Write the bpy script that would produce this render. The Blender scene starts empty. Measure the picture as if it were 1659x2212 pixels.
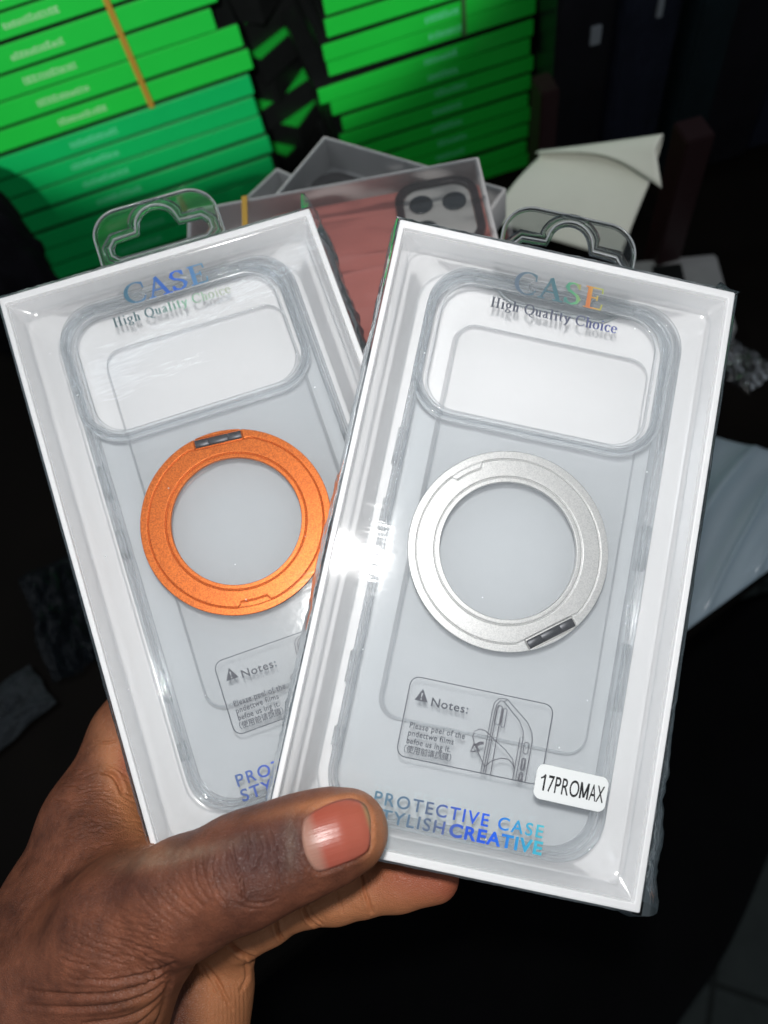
import bpy, bmesh, math, random
import numpy as np
from mathutils import Matrix, Vector, noise
from mathutils.bvhtree import BVHTree

random.seed(7)
sc = bpy.context.scene
COL = sc.collection
R = math.radians

# ------------------------------------------------------------------ camera
FPX, CX, CY = 1661.0, 829.5, 1106.0            # focal length and centre in reference pixels (1659 x 2212)
EYE = Vector((0, 0, .385))
UPC = Vector((-.1285, .453, .882)).normalized()          # world up seen from the camera
YC = (Vector((0, 0, -1)) + UPC * UPC.z).normalized()
XC = YC.cross(UPC)
RWC = Matrix((XC, YC, UPC))                     # world = RWC @ camera coords
MCAM = Matrix.Translation(EYE) @ RWC.to_4x4()
cam = bpy.data.cameras.new('camera')
cam.sensor_fit = 'VERTICAL'
cam.sensor_height = 36
cam.sensor_width = 27
cam.lens = 36 * 1661 / 2212
cam.clip_start = .01
cam.clip_end = 30
cam.dof.use_dof = True
cam.dof.focus_distance = .226
cam.dof.aperture_fstop = 9.5
camo = bpy.data.objects.new('camera', cam)
COL.objects.link(camo)
camo.matrix_world = MCAM
sc.camera = camo

# ------------------------------------------------------------------ light
w = bpy.data.worlds.new('World')
sc.world = w
w.use_nodes = True
w.node_tree.nodes['Background'].inputs[0].default_value = (.80, .90, 1, 1)
w.node_tree.nodes['Background'].inputs[1].default_value = .195


def area_lamp(name, loc, target, size, power, color):
    l = bpy.data.lights.new(name, 'AREA')
    l.shape = 'DISK'
    l.size = size
    l.energy = power
    l.color = color
    o = bpy.data.objects.new(name, l)
    COL.objects.link(o)
    o.location = loc
    o.rotation_euler = (Vector(target) - Vector(loc)).to_track_quat('-Z', 'Y').to_euler()
    return o


def cw(x, y, z):
    return MCAM @ Vector((x, y, z))


HOLD = cw(0, 0, -.225)
area_lamp('torch', cw(-.006, .044, .035), HOLD, .018, .72, (1, .985, .96))
area_lamp('left_fill_lamp', HOLD + RWC @ (Vector((-.78, .50, .50)) * 1.3), HOLD, .30, 3.2, (.88, .94, 1))  # added soft fill from the upper left

tl = bpy.data.lights.new('fluorescent_tube', 'AREA')
tl.shape = 'RECTANGLE'
tl.size = .7
tl.size_y = .022
tl.energy = .28
tl.color = (.75, .87, 1)
tlo = bpy.data.objects.new('fluorescent_tube', tl)
COL.objects.link(tlo)
tlo.matrix_world = Matrix.Translation(HOLD + Vector((.06, .33, 1.2))) @ Matrix.Rotation(R(20), 4, 'Z')


def spot_lamp(name, loc, target, angle, blend, size, power, color):
    l = bpy.data.lights.new(name, 'SPOT')
    l.spot_size = R(angle)
    l.spot_blend = blend
    l.shadow_soft_size = size
    l.energy = power
    l.color = color
    o = bpy.data.objects.new(name, l)
    COL.objects.link(o)
    o.location = loc
    o.rotation_euler = (Vector(target) - Vector(loc)).to_track_quat('-Z', 'Y').to_euler()


# spot added to brighten the stacks behind the hand, in place of daylight
spot_lamp('added_stack_spot', (-.08, -.80, 1.0), (-.05, .53, .425), 28.5, .18, .012, 98, (1, .99, .95))

sc.view_settings.view_transform = 'Standard'
sc.view_settings.look = 'None'
sc.view_settings.exposure = 0
sc.view_settings.gamma = 1
sc.view_settings.use_curve_mapping = False
sc.render.engine = 'CYCLES'
cy = sc.cycles
cy.use_denoising = True
cy.max_bounces = 14
cy.transparent_max_bounces = 48
cy.transmission_bounces = 10
cy.sample_clamp_indirect = 8.0
cy.blur_glossy = .3

MM = .001


# ------------------------------------------------------------------ helpers
def ray(px, py):
    return RWC @ Vector(((px - CX) / FPX, -(py - CY) / FPX, -1))


def at(px, py, z):
    """where the sight line through a reference pixel meets the horizontal plane z"""
    d = ray(px, py)
    return EYE + d * ((z - EYE.z) / d.z)


def deep(px, py, d):
    return EYE + ray(px, py) * d


def tag(o, label=None, cat=None, group=None, kind=None):
    for k_, v in (('label', label), ('category', cat), ('group', group), ('kind', kind)):
        if v:
            o[k_] = v
    return o


def link(name, me, mat=None, parent=None, mw=None, smooth=None):
    o = bpy.data.objects.new(name, me)
    COL.objects.link(o)
    if mat:
        me.materials.clear()
        me.materials.append(mat)
    if parent:
        o.parent = parent
    if mw is not None:
        o.matrix_world = mw
    if smooth is not None:
        me.polygons.foreach_set('use_smooth', [smooth] * len(me.polygons))
    return o


def empty(name, mw):
    o = bpy.data.objects.new(name, None)
    o.empty_display_size = .01
    COL.objects.link(o)
    o.matrix_world = mw
    return o


def pydata(name, v, f):
    me = bpy.data.meshes.new(name)
    me.from_pydata([tuple(p) for p in v], [], f)
    me.update()
    return me


def grid_mesh(name, rows, closed=False):
    n, m = len(rows), len(rows[0])
    v = [p for r in rows for p in r]
    f = []
    for i in range(n - 1):
        for j in range(m if closed else m - 1):
            f.append((i * m + j, i * m + (j + 1) % m, (i + 1) * m + (j + 1) % m, (i + 1) * m + j))
    return pydata(name, v, f)


def rr(cx, cy_, w_, h_, r, n=10):
    """rounded rectangle loop, anticlockwise"""
    pts = []
    for (sx, sy, a0) in ((1, 1, 0), (-1, 1, 90), (-1, -1, 180), (1, -1, 270)):
        for i in range(n + 1):
            a = R(a0 + 90 * i / n)
            pts.append((cx + sx * (w_ / 2 - r) + r * math.cos(a), cy_ + sy * (h_ / 2 - r) + r * math.sin(a)))
    return pts


def from_curve(cu):
    o = bpy.data.objects.new('tmp', cu)
    COL.objects.link(o)
    bpy.context.view_layer.update()
    me = bpy.data.meshes.new_from_object(o.evaluated_get(bpy.context.evaluated_depsgraph_get()))
    bpy.data.objects.remove(o)
    bpy.data.curves.remove(cu)
    return me


def plate(loops, z0, z1, bevel=0, s=MM, res=1):
    """flat plate with holes between z0 and z1 (loops in mm)"""
    cu = bpy.data.curves.new('plate', 'CURVE')
    cu.dimensions = '2D'
    cu.fill_mode = 'BOTH'
    h = (z1 - z0) / 2
    cu.extrude = max(h - bevel, 0) * s
    cu.bevel_depth = bevel * s
    cu.bevel_resolution = res
    cu.offset = -bevel * s
    for lp in loops:
        sp = cu.splines.new('POLY')
        sp.points.add(len(lp) - 1)
        for p, q in zip(sp.points, lp):
            p.co = (q[0] * s, q[1] * s, 0, 1)
        sp.use_cyclic_u = True
    me = from_curve(cu)
    me.transform(Matrix.Translation((0, 0, (z0 + z1) / 2 * s)))
    return me


def tube(paths, r, closed=True, s=MM, res=3):
    """tubes along 3-D paths (mm)"""
    cu = bpy.data.curves.new('tube', 'CURVE')
    cu.dimensions = '3D'
    cu.bevel_depth = r * s
    cu.bevel_resolution = res
    cu.use_fill_caps = True
    for lp in paths:
        sp = cu.splines.new('POLY')
        sp.points.add(len(lp) - 1)
        for p, q in zip(sp.points, lp):
            p.co = (q[0] * s, q[1] * s, q[2] * s, 1)
        sp.use_cyclic_u = closed
    return from_curve(cu)


def merge(meshes):
    bm = bmesh.new()
    for m in meshes:
        bm.from_mesh(m)
        bpy.data.meshes.remove(m)
    me = bpy.data.meshes.new('mesh')
    bm.to_mesh(me)
    bm.free()
    return me


def box_mesh(x0, x1, y0, y1, z0, z1, bevel=0, s=1.0):
    bm = bmesh.new()
    bmesh.ops.create_cube(bm, size=1)
    for v in bm.verts:
        v.co = (((x0 + x1) / 2 + v.co.x * (x1 - x0)) * s, ((y0 + y1) / 2 + v.co.y * (y1 - y0)) * s, ((z0 + z1) / 2 + v.co.z * (z1 - z0)) * s)
    if bevel:
        bmesh.ops.bevel(bm, geom=bm.edges[:], offset=bevel * s, segments=2, affect='EDGES')
    me = bpy.data.meshes.new('box')
    bm.to_mesh(me)
    bm.free()
    return me


# ------------------------------------------------------------------ materials
def nt(name):
    m = bpy.data.materials.new(name)
    m.use_nodes = True
    t = m.node_tree
    t.nodes.clear()
    out = t.nodes.new('ShaderNodeOutputMaterial')
    return m, t, out


def N(t, typ, **kw):
    n = t.nodes.new(typ)
    for k_, v in kw.items():
        if k_.startswith('_'):
            setattr(n, k_[1:], v)
        else:
            n.inputs[k_.replace('__', ' ')].default_value = v
    return n


def solid(name, col, rough=.5, metal=0, var=.08, vscale=60, bump=0, bscale=300, spec=.5, coat=0, sub=0):
    m, t, out = nt(name)
    p = N(t, 'ShaderNodeBsdfPrincipled', Roughness=rough, Metallic=metal)
    p.inputs['Specular IOR Level'].default_value = spec
    p.inputs['Coat Weight'].default_value = coat
    p.inputs['Coat Roughness'].default_value = .05
    tc = N(t, 'ShaderNodeTexCoord')
    nz = N(t, 'ShaderNodeTexNoise', Scale=vscale, Detail=4)
    t.links.new(tc.outputs['Object'], nz.inputs['Vector'])
    mx = N(t, 'ShaderNodeMix', _data_type='RGBA')
    mx.inputs[6].default_value = (*[c * (1 - var) for c in col], 1)
    mx.inputs[7].default_value = (*[min(1, c * (1 + var)) for c in col], 1)
    t.links.new(nz.outputs[0], mx.inputs[0])
    t.links.new(mx.outputs[2], p.inputs['Base Color'])
    if bump:
        n2 = N(t, 'ShaderNodeTexNoise', Scale=bscale, Detail=3)
        t.links.new(tc.outputs['Object'], n2.inputs['Vector'])
        b = N(t, 'ShaderNodeBump', Strength=bump, Distance=.001)
        t.links.new(n2.outputs[0], b.inputs['Height'])
        t.links.new(b.outputs[0], p.inputs['Normal'])
    t.links.new(p.outputs[0], out.inputs[0])
    return m


def film(name, tint=(1, 1, 1), haze=.03, hazecol=(.9, .93, .95), rough=.04, bump=.3, bscale=80, stretch=(1, 1, 1), ior=1.5, gain=1.6, bdist=.001, crack=0, specks=0):
    """clear thin plastic: see-through, Fresnel reflection, a little milky haze"""
    m, t, out = nt(name)
    tr = N(t, 'ShaderNodeBsdfTransparent', Color=(*tint, 1))
    gl = N(t, 'ShaderNodeBsdfGlossy', Roughness=rough, Color=(1, 1, 1, 1))
    df = N(t, 'ShaderNodeBsdfDiffuse', Color=(*hazecol, 1))
    tl = N(t, 'ShaderNodeBsdfTranslucent', Color=(*hazecol, 1))
    fr = N(t, 'ShaderNodeFresnel', IOR=ior)
    mu = N(t, 'ShaderNodeMath', _operation='MULTIPLY')
    mu.inputs[1].default_value = gain
    mu.use_clamp = True
    t.links.new(fr.outputs[0], mu.inputs[0])
    tc = N(t, 'ShaderNodeTexCoord')
    mp = N(t, 'ShaderNodeMapping', Scale=stretch)
    t.links.new(tc.outputs['Object'], mp.inputs[0])
    nz = N(t, 'ShaderNodeTexNoise', Scale=bscale, Detail=5, Roughness=.55)
    t.links.new(mp.outputs[0], nz.inputs['Vector'])
    b = N(t, 'ShaderNodeBump', Strength=bump, Distance=bdist)
    if crack:
        vo = N(t, 'ShaderNodeTexVoronoi', Scale=bscale * 1.6, _feature='DISTANCE_TO_EDGE')
        t.links.new(mp.outputs[0], vo.inputs['Vector'])
        ad = N(t, 'ShaderNodeMath', _operation='MULTIPLY_ADD')
        ad.inputs[1].default_value = crack
        t.links.new(vo.outputs['Distance'], ad.inputs[0])
        t.links.new(nz.outputs[0], ad.inputs[2])
        t.links.new(ad.outputs[0], b.inputs['Height'])
    else:
        t.links.new(nz.outputs[0], b.inputs['Height'])
    t.links.new(b.outputs[0], gl.inputs['Normal'])
    t.links.new(b.outputs[0], fr.inputs['Normal'])
    m1 = N(t, 'ShaderNodeMixShader')
    t.links.new(mu.outputs[0], m1.inputs[0])
    t.links.new(tr.outputs[0], m1.inputs[1])
    t.links.new(gl.outputs[0], m1.inputs[2])
    m0 = N(t, 'ShaderNodeMixShader')
    m0.inputs[0].default_value = .5
    t.links.new(df.outputs[0], m0.inputs[1])
    t.links.new(tl.outputs[0], m0.inputs[2])
    m2 = N(t, 'ShaderNodeMixShader')
    m2.inputs[0].default_value = haze
    if specks:
        vs = N(t, 'ShaderNodeTexVoronoi', Scale=specks)
        t.links.new(tc.outputs['Object'], vs.inputs['Vector'])
        lt = N(t, 'ShaderNodeMath', _operation='LESS_THAN')
        lt.inputs[1].default_value = .045
        t.links.new(vs.outputs['Distance'], lt.inputs[0])
        sp_ = N(t, 'ShaderNodeSeparateColor')
        t.links.new(vs.outputs['Color'], sp_.inputs[0])
        gt = N(t, 'ShaderNodeMath', _operation='GREATER_THAN')
        gt.inputs[1].default_value = .72
        t.links.new(sp_.outputs[0], gt.inputs[0])
        m3 = N(t, 'ShaderNodeMath', _operation='MULTIPLY')
        t.links.new(lt.outputs[0], m3.inputs[0])
        t.links.new(gt.outputs[0], m3.inputs[1])
        m4 = N(t, 'ShaderNodeMath', _operation='MULTIPLY_ADD')
        m4.inputs[1].default_value = .6
        m4.inputs[2].default_value = haze
        t.links.new(m3.outputs[0], m4.inputs[0])
        t.links.new(m4.outputs[0], m2.inputs[0])
    t.links.new(m1.outputs[0], m2.inputs[1])
    t.links.new(m0.outputs[0], m2.inputs[2])
    t.links.new(m2.outputs[0], out.inputs[0])
    return m


def clear_solid(name, tint=(.97, .99, 1), share=.45, rough=.02, ior=1.42, bump=.0):
    """thick moulded clear plastic: part refracting, part straight through so that light still reaches what lies below"""
    m, t, out = nt(name)
    tr = N(t, 'ShaderNodeBsdfTransparent', Color=(*tint, 1))
    g = N(t, 'ShaderNodeBsdfGlass', Roughness=rough, IOR=ior, Color=(*tint, 1))
    if bump:
        tc = N(t, 'ShaderNodeTexCoord')
        nz = N(t, 'ShaderNodeTexNoise', Scale=160, Detail=2)
        t.links.new(tc.outputs['Object'], nz.inputs['Vector'])
        b = N(t, 'ShaderNodeBump', Strength=bump, Distance=.001)
        t.links.new(nz.outputs[0], b.inputs['Height'])
        t.links.new(b.outputs[0], g.inputs['Normal'])
    mx = N(t, 'ShaderNodeMixShader')
    mx.inputs[0].default_value = share
    t.links.new(tr.outputs[0], mx.inputs[1])
    t.links.new(g.outputs[0], mx.inputs[2])
    t.links.new(mx.outputs[0], out.inputs[0])
    return m


def foil(name, axis, scale, offset, stops):
    """diffraction foil: hue follows the angle at which it is looked at"""
    m, t, out = nt(name)
    ge = N(t, 'ShaderNodeNewGeometry')
    dt = N(t, 'ShaderNodeVectorMath', _operation='DOT_PRODUCT')
    dt.inputs[1].default_value = axis
    t.links.new(ge.outputs['Incoming'], dt.inputs[0])
    ma = N(t, 'ShaderNodeMath', _operation='MULTIPLY_ADD')
    ma.inputs[1].default_value = scale
    ma.inputs[2].default_value = offset
    t.links.new(dt.outputs['Value'], ma.inputs[0])
    cr = N(t, 'ShaderNodeValToRGB')
    el = cr.color_ramp.elements
    while len(el) < len(stops):
        el.new(.5)
    for e, (ps, c) in zip(el, stops):
        e.position = ps
        e.color = (*c, 1)
    t.links.new(ma.outputs[0], cr.inputs[0])
    p = N(t, 'ShaderNodeBsdfPrincipled', Roughness=.38, Metallic=.25)
    t.links.new(cr.outputs[0], p.inputs['Base Color'])
    t.links.new(p.outputs[0], out.inputs[0])
    return m


def anodised(name, col, dark):
    m, t, out = nt(name)
    tc = N(t, 'ShaderNodeTexCoord')
    nz = N(t, 'ShaderNodeTexNoise', Scale=2600, Detail=2)
    t.links.new(tc.outputs['Object'], nz.inputs['Vector'])
    vo = N(t, 'ShaderNodeTexVoronoi', Scale=3200)
    t.links.new(tc.outputs['Object'], vo.inputs['Vector'])
    cr = N(t, 'ShaderNodeValToRGB')
    cr.color_ramp.elements[0].color = (*dark, 1)
    cr.color_ramp.elements[0].position = .3
    cr.color_ramp.elements[1].color = (*col, 1)
    cr.color_ramp.elements[1].position = .62
    t.links.new(nz.outputs[0], cr.inputs[0])
    b = N(t, 'ShaderNodeBump', Strength=.22, Distance=.0003)
    t.links.new(vo.outputs['Color'], b.inputs['Height'])
    p = N(t, 'ShaderNodeBsdfPrincipled', Roughness=.42, Metallic=.55)
    t.links.new(cr.outputs[0], p.inputs['Base Color'])
    t.links.new(b.outputs[0], p.inputs['Normal'])
    t.links.new(p.outputs[0], out.inputs[0])
    return m


M = {}
M['card'] = solid('white_card', (.85, .85, .86), .55, var=.02, bump=.05, bscale=900)
M['insert'] = film('clear_insert', (.995, .997, .998), .30, (.86, .865, .88), .12, .10, 60, gain=.8)
M['window'] = film('clear_window', (.995, .997, .997), .008, rough=.08, bump=.06, bscale=18, gain=.22)
M['wrap'] = film('cellophane', (.995, .997, .997), .006, rough=.075, bump=.55, bscale=40, stretch=(.22, 1, 1), gain=.52, crack=.12, specks=170)
M['wrap_flap'] = film('cellophane_flap', (.90, .93, .94), .20, (.45, .55, .60), rough=.09, bump=.7, bscale=120, stretch=(1, .25, 1), gain=1.8, crack=.6)
M['tpu'] = clear_solid('clear_bumper', (.985, .992, .996), .47, .010, 1.45)
M['hang'] = clear_solid('clear_hanger', (.97, .985, .99), .75, .01, 1.45)
M['edge'] = film('edge_glint_haze', (.97, .98, .99), .38, (.85, .88, .9), rough=.15, bump=.4, bscale=300, gain=1.5)  # pale haze painted in for the light caught on the hanger edges
M['backplate'] = film('clear_back_panel', (.832, .853, .865), .03, (.75, .79, .82), .12, .05, 400, gain=.7)
M['silver'] = anodised('silver_anodised', (.60, .60, .595), (.47, .475, .48))
M['orange'] = anodised('orange_anodised', (.72, .185, .028), (.42, .085, .012))
M['pin'] = solid('dark_steel', (.075, .078, .088), .42, .5, var=.4, vscale=700)
M['ink'] = solid('grey_ink', (.075, .08, .10), .5, var=.03)
M['inkline'] = solid('grey_line_ink', (.12, .12, .14), .5, var=.03)
M['black'] = solid('black_print', (.012, .012, .014), .4)
M['label'] = solid('sticker_paper', (.86, .88, .88), .5, var=.01)


# ------------------------------------------------------------------ lettering
def text_mesh(body, x, y, width=None, height=1.0, spacing=1.0, z=0, bold=0, sx=None):
    """sans lettering: lower-left at x,y (mm), cap height in mm, stretched to width"""
    cu = bpy.data.curves.new('text', 'FONT')
    cu.body = body
    cu.size = 1
    cu.space_character = spacing
    cu.offset = bold
    me = from_curve(cu)
    v = np.array([q.co[:] for q in me.vertices])
    s = height / .686
    k_ = s
    if width:
        k_ = width / (v[:, 0].max() - v[:, 0].min())
    if sx:
        k_ = s * sx
    me.transform(Matrix.Translation((x * MM, y * MM, z * MM)) @ Matrix.Diagonal((k_ * MM, s * MM, MM, 1)) @ Matrix.Translation((-v[:, 0].min(), 0, 0)))
    return me


def arc(cx, cy_, rx, ry, a0, a1, n=16):
    return [(cx + rx * math.cos(R(a0 + (a1 - a0) * i / n)), cy_ + ry * math.sin(R(a0 + (a1 - a0) * i / n))) for i in range(n + 1)]


# serif glyphs: strokes drawn with a broad pen (uprights heavy, level strokes fine); units of cap height
SERIF = {
    'C': (.74, [arc(.42, .5, .38, .51, 52, 308, 28), [(.66, .98), (.68, .66)], [(.66, .2), (.70, .16)]], []),
    'A': (.80, [[(.12, .02), (.40, .98)], [(.38, 1.0), (.70, .02)], [(.22, .33), (.56, .33)]], [(.01, .25, 0), (.52, .86, 0)]),
    'S': (.62, [[(.50, .80), (.42, .94), (.29, .99), (.14, .92), (.09, .76), (.16, .62), (.32, .52), (.46, .42), (.53, .27), (.47, .09), (.30, .0), (.15, .06), (.07, .22)], [(.50, .98), (.51, .72)], [(.07, .26), (.07, .01)]], []),
    'E': (.68, [[(.19, 0), (.19, 1)], [(.04, .98), (.60, .98)], [(.19, .51), (.46, .51)], [(.04, .02), (.62, .02)], [(.595, 1.0), (.615, .76)], [(.62, .0), (.65, .27)], [(.46, .63), (.46, .39)]], []),
    'H': (.80, [[(.19, 0), (.19, 1)], [(.61, 0), (.61, 1)], [(.19, .51), (.61, .51)]], [(.04, .34, 0), (.04, .34, 1), (.46, .76, 0), (.46, .76, 1)]),
    'i': (.34, [[(.17, 0), (.17, .66)], [(.17, .86), (.17, .99)]], [(.05, .30, 0), (.06, .17, .65)]),
    'g': (.52, [arc(.24, .44, .16, .21, 0, 360, 20), [(.30, .24), (.14, .14), (.16, .03), (.38, .0), (.46, -.10), (.36, -.24), (.18, -.26), (.06, -.16), (.14, .0)], [(.38, .60), (.50, .62)]], []),
    'h': (.56, [[(.15, 0), (.15, 1.0)], [(.15, .5), (.26, .64), (.38, .62), (.42, .48), (.42, 0)]], [(.04, .27, 0), (.31, .54, 0), (.04, .15, .99)]),
    'Q': (.82, [arc(.40, .5, .34, .51, 0, 360, 30), [(.40, .02), (.52, -.14), (.66, -.22), (.78, -.21)]], []),
    'u': (.58, [[(.15, .65), (.15, .16), (.22, .03), (.33, .05), (.42, .16)], [(.42, .65), (.42, 0)]], [(.03, .15, .65), (.31, .42, .65), (.42, .54, 0)]),
    'a': (.52, [[(.08, .52), (.15, .64), (.27, .65), (.34, .55), (.34, .08), (.42, .01), (.49, .06)], [(.34, .40), (.16, .30), (.08, .16), (.13, .03), (.23, .02), (.34, .14)]], []),
    'l': (.33, [[(.16, 0), (.16, 1.0)]], [(.05, .28, 0), (.05, .16, .99)]),
    't': (.38, [[(.16, .88), (.16, .12), (.22, .02), (.34, .07)], [(.04, .63), (.33, .63)]], []),
    'y': (.56, [[(.10, .65), (.30, .06)], [(.46, .65), (.24, -.10), (.14, -.25), (.05, -.22)]], [(.01, .22, .65), (.36, .54, .65)]),
    'o': (.54, [arc(.27, .33, .20, .33, 0, 360, 22)], []),
    'c': (.48, [arc(.27, .33, .20, .33, 40, 320, 20), [(.42, .56), (.44, .50)]], []),
    'e': (.50, [[(.08, .37), (.43, .37)], [(.43, .37), (.42, .50), (.36, .61), (.26, .66), (.15, .60), (.08, .46), (.07, .30), (.11, .13), (.20, .02), (.32, .01), (.44, .12)]], []),
    ' ': (.34, [], []),
}


def serif_mesh(body, x, y, width, cap, z, thick=.205, thin=.065):
    v, f = [], []
    pen = 0
    adv = sum(SERIF[c][0] + .05 for c in body) - .05
    kx = width / adv
    zz = 0.0
    for c in body:
        wd, strokes, serifs = SERIF[c]
        st = [(s_, None) for s_ in strokes] + [([(a, b_), (d, b_)], thin * 1.0) for (a, d, b_) in serifs]
        for s_, fw in st:
            pts = [Vector(((pen + q[0]) * kx, q[1] * cap, 0)) for q in s_]
            zz += .0015
            base = len(v)
            for i, p in enumerate(pts):
                a = pts[max(i - 1, 0)]
                b_ = pts[min(i + 1, len(pts) - 1)]
                if (pts[0] - pts[-1]).length < 1e-6:
                    a = pts[i - 1] if i > 0 else pts[-2]
                    b_ = pts[i + 1] if i < len(pts) - 1 else pts[1]
                d = (b_ - a).normalized()
                # weight follows stroke direction; right-leaning diagonals are fine
                up_ = abs(d.y)
                wgt = thin + (thick - thin) * up_ ** 1.6
                if d.x * d.y > .12 and c in 'A':
                    wgt = thin * 1.5
                if fw:
                    wgt = fw
                if c in 'CSE' and len(s_) == 2 and up_ > .7 and not (c == 'E' and abs(s_[0][0] - .19) < .01):
                    wgt = thin * 1.1
                nrm = Vector((-d.y, d.x, 0)) * (wgt * cap / 2)
                v += [p + nrm + Vector((0, 0, zz)), p - nrm + Vector((0, 0, zz))]
            for i in range(len(pts) - 1):
                f.append((base + 2 * i, base + 2 * i + 1, base + 2 * i + 3, base + 2 * i + 2))
        pen += wd + .05
    me = pydata('serif', [((p.x + x) * MM, (p.y + y) * MM, (z + p.z) * MM) for p in v], f)
    return me


def ribbon(paths, wdt, z, closed=False):
    """thin printed line along flat paths (mm)"""
    v, f = [], []
    zz = 0
    for pts in paths:
        zz += .002
        P = [Vector((q[0], q[1], 0)) for q in pts]
        n = len(P)
        base = len(v)
        for i in range(n):
            a = P[i - 1] if (i > 0 or closed) else P[0]
            b_ = P[(i + 1) % n] if (i < n - 1 or closed) else P[-1]
            d = (b_ - a).normalized()
            nr = Vector((-d.y, d.x, 0)) * wdt / 2
            v += [P[i] + nr + Vector((0, 0, zz)), P[i] - nr + Vector((0, 0, zz))]
        for i in range(n if closed else n - 1):
            j = (i + 1) % n
            f.append((base + 2 * i, base + 2 * i + 1, base + 2 * j + 1, base + 2 * j))
    return pydata('ribbon', [((p.x) * MM, p.y * MM, (z + p.z) * MM) for p in v], f)


# ------------------------------------------------------------------ poses of the two boxes (camera space)
def rodr(r):
    r = Vector(r)
    return Matrix.Rotation(r.length, 4, r.normalized())


POSE_R = MCAM @ Matrix.Translation((.037445, -.010304, -.221981)) @ rodr((-.1360996, .0265883, -.2101198))
POSE_L = MCAM @ Matrix.Translation(Vector((-.0441881, .0007245, -.2366803)) * 1.025) @ rodr((-.1918135, .0742597, .3339656)) @ Matrix.Scale(1.025, 4)
BW, BH, BD = 105.0, 182.6, 14.8
REF_W, REF_H = 105.0, 182.6


def loft(loops, name='loft', cap=False):
    v, f = [], []
    n = len(loops[0][0])
    for lp, z in loops:
        v += [(p[0] * MM, p[1] * MM, z * MM) for p in lp]
    for i in range(len(loops) - 1):
        for j in range(n):
            f.append((i * n + j, i * n + (j + 1) % n, (i + 1) * n + (j + 1) % n, (i + 1) * n + j))
    if cap:
        f.append(tuple(range((len(loops) - 1) * n, len(loops) * n)))
    return pydata(name, v, f)


def smooth_noise(x, y, s, seed):
    return noise.noise(Vector((x * s + seed * 13.7, y * s - seed * 7.1, seed * 3.3)))


def wrapper(seed, fl, fr, top, bottom, pillow=1.3):
    """cellophane sleeve: front, back and loose side flaps. fl, fr: flap width (mm) by height; top, bottom: overshoot by x"""
    rows_front, rows_r, rows_l = [], [], []
    ny = 150
    hx, hy = BW / 2 + .35, BH / 2 + .35
    front, right, left, back = [], [], [], []
    for i in range(ny + 1):
        t_ = i / ny
        y = -hy + 2 * hy * t_
        # front sheet
        row = []
        for j in range(61):
            x = -hx + 2 * hx * j / 60
            z = .35 + pillow * (1 - (abs(x) / hx) ** 4) * (1 - (abs(y) / hy) ** 8) + .10 * smooth_noise(x, y, .07, seed)
            row.append((x * MM, y * MM, z * MM))
        front.append(row)
        row = []
        for j in range(41):
            x = -hx + 2 * hx * j / 40
            row.append((x * MM, y * MM, (-BD - .6 - .3 * abs(smooth_noise(x, y, .05, seed + 3))) * MM))
        back.append(row)
        for sgn, fn, dst in ((1, fr, right), (-1, fl, left)):
            F = fn(t_) * (1 + .35 * smooth_noise(0, y, .09, seed + sgn) + .2 * smooth_noise(0, y, .4, seed + 5 + sgn))
            row = []
            for j in range(25):
                a = j / 24
                z = .35 + (-BD - .95) * a
                bulge = F * math.sin(math.pi * min(1, a * 1.02)) ** .45 * (.55 + .45 * a)
                bulge += .35 * smooth_noise(a * 30, y, .35, seed + 9 * sgn) * min(1, F / 2) * math.sin(math.pi * a)
                row.append((sgn * (hx + max(bulge, 0)) * MM, y * MM, z * MM))
            dst.append(row)
    ms = [grid_mesh('f', front)]
    sides = [grid_mesh('b', back), grid_mesh('r', right), grid_mesh('l', left)]
    # gathered ends with corner peaks
    for sgn, prof in ((1, top), (-1, bottom)):
        rows = []
        for k_ in range(9):
            q = k_ / 8
            row = []
            for j in range(90):
                x = -hx - 1 + (2 * hx + 2) * j / 89
                e = prof(x) * (1 + .5 * smooth_noise(x, 0, .6, seed + 21))
                yy = hy + e * math.sin(math.pi * q) ** .8
                z = .3 - (BD + .8) * q + .5 * smooth_noise(x, q * 8, .5, seed + 2)
                z = z * (1 - .5 * math.sin(math.pi * q) * min(1, e / 3)) - 4 * math.sin(math.pi * q) * min(1, e / 3)
                row.append((x * MM, sgn * yy * MM, z * MM))
            rows.append(row)
        sides.append(grid_mesh('end', rows))
    return merge(ms), merge(sides)


HANG = None


def hanger_mesh(dy):
    top = 112 + dy
    o = rr(1.8, top - 17, 44, 34, 10, 12)
    # euro slot: wide slot with a rounded bump in the middle
    hole = []
    c = (2.0, top - 9.8)
    hole += [(17.5, top - 11.8), (19.3, top - 14.2), (19.3, top - 17), (17.5, top - 19), (-13.5, top - 19), (-15.3, top - 17), (-15.3, top - 14.2), (-13.5, top - 11.8)]
    hole += [(-5.6, top - 11.4)]
    hole += [(c[0] + 6.8 * math.cos(R(a)), c[1] + 6.8 * math.sin(R(a))) for a in range(172, 7, -15)]
    hole += [(9.6, top - 11.4)]
    ridge = rr(1.8, top - 17, 43, 33, 9.5, 14)
    body = plate([o, hole], -14.1, -13.1, .25)
    hl = [(p[0], p[1], -12.9) for p in hole]
    rl = [(p[0], p[1], -12.9) for p in ridge]
    inner = [(p[0], p[1], -12.6) for p in hole_offset(hole, 2.6)]
    return merge([body, tube([hl], .85), tube([rl], .75), tube([inner], .9)]), tube([[(p[0], p[1], -12.2) for p in rr(1.8, top - 17, 43.6, 33.6, 9.8, 14)], [(p[0], p[1], -12.0) for p in hole_offset(hole, .6)]], .3)


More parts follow.
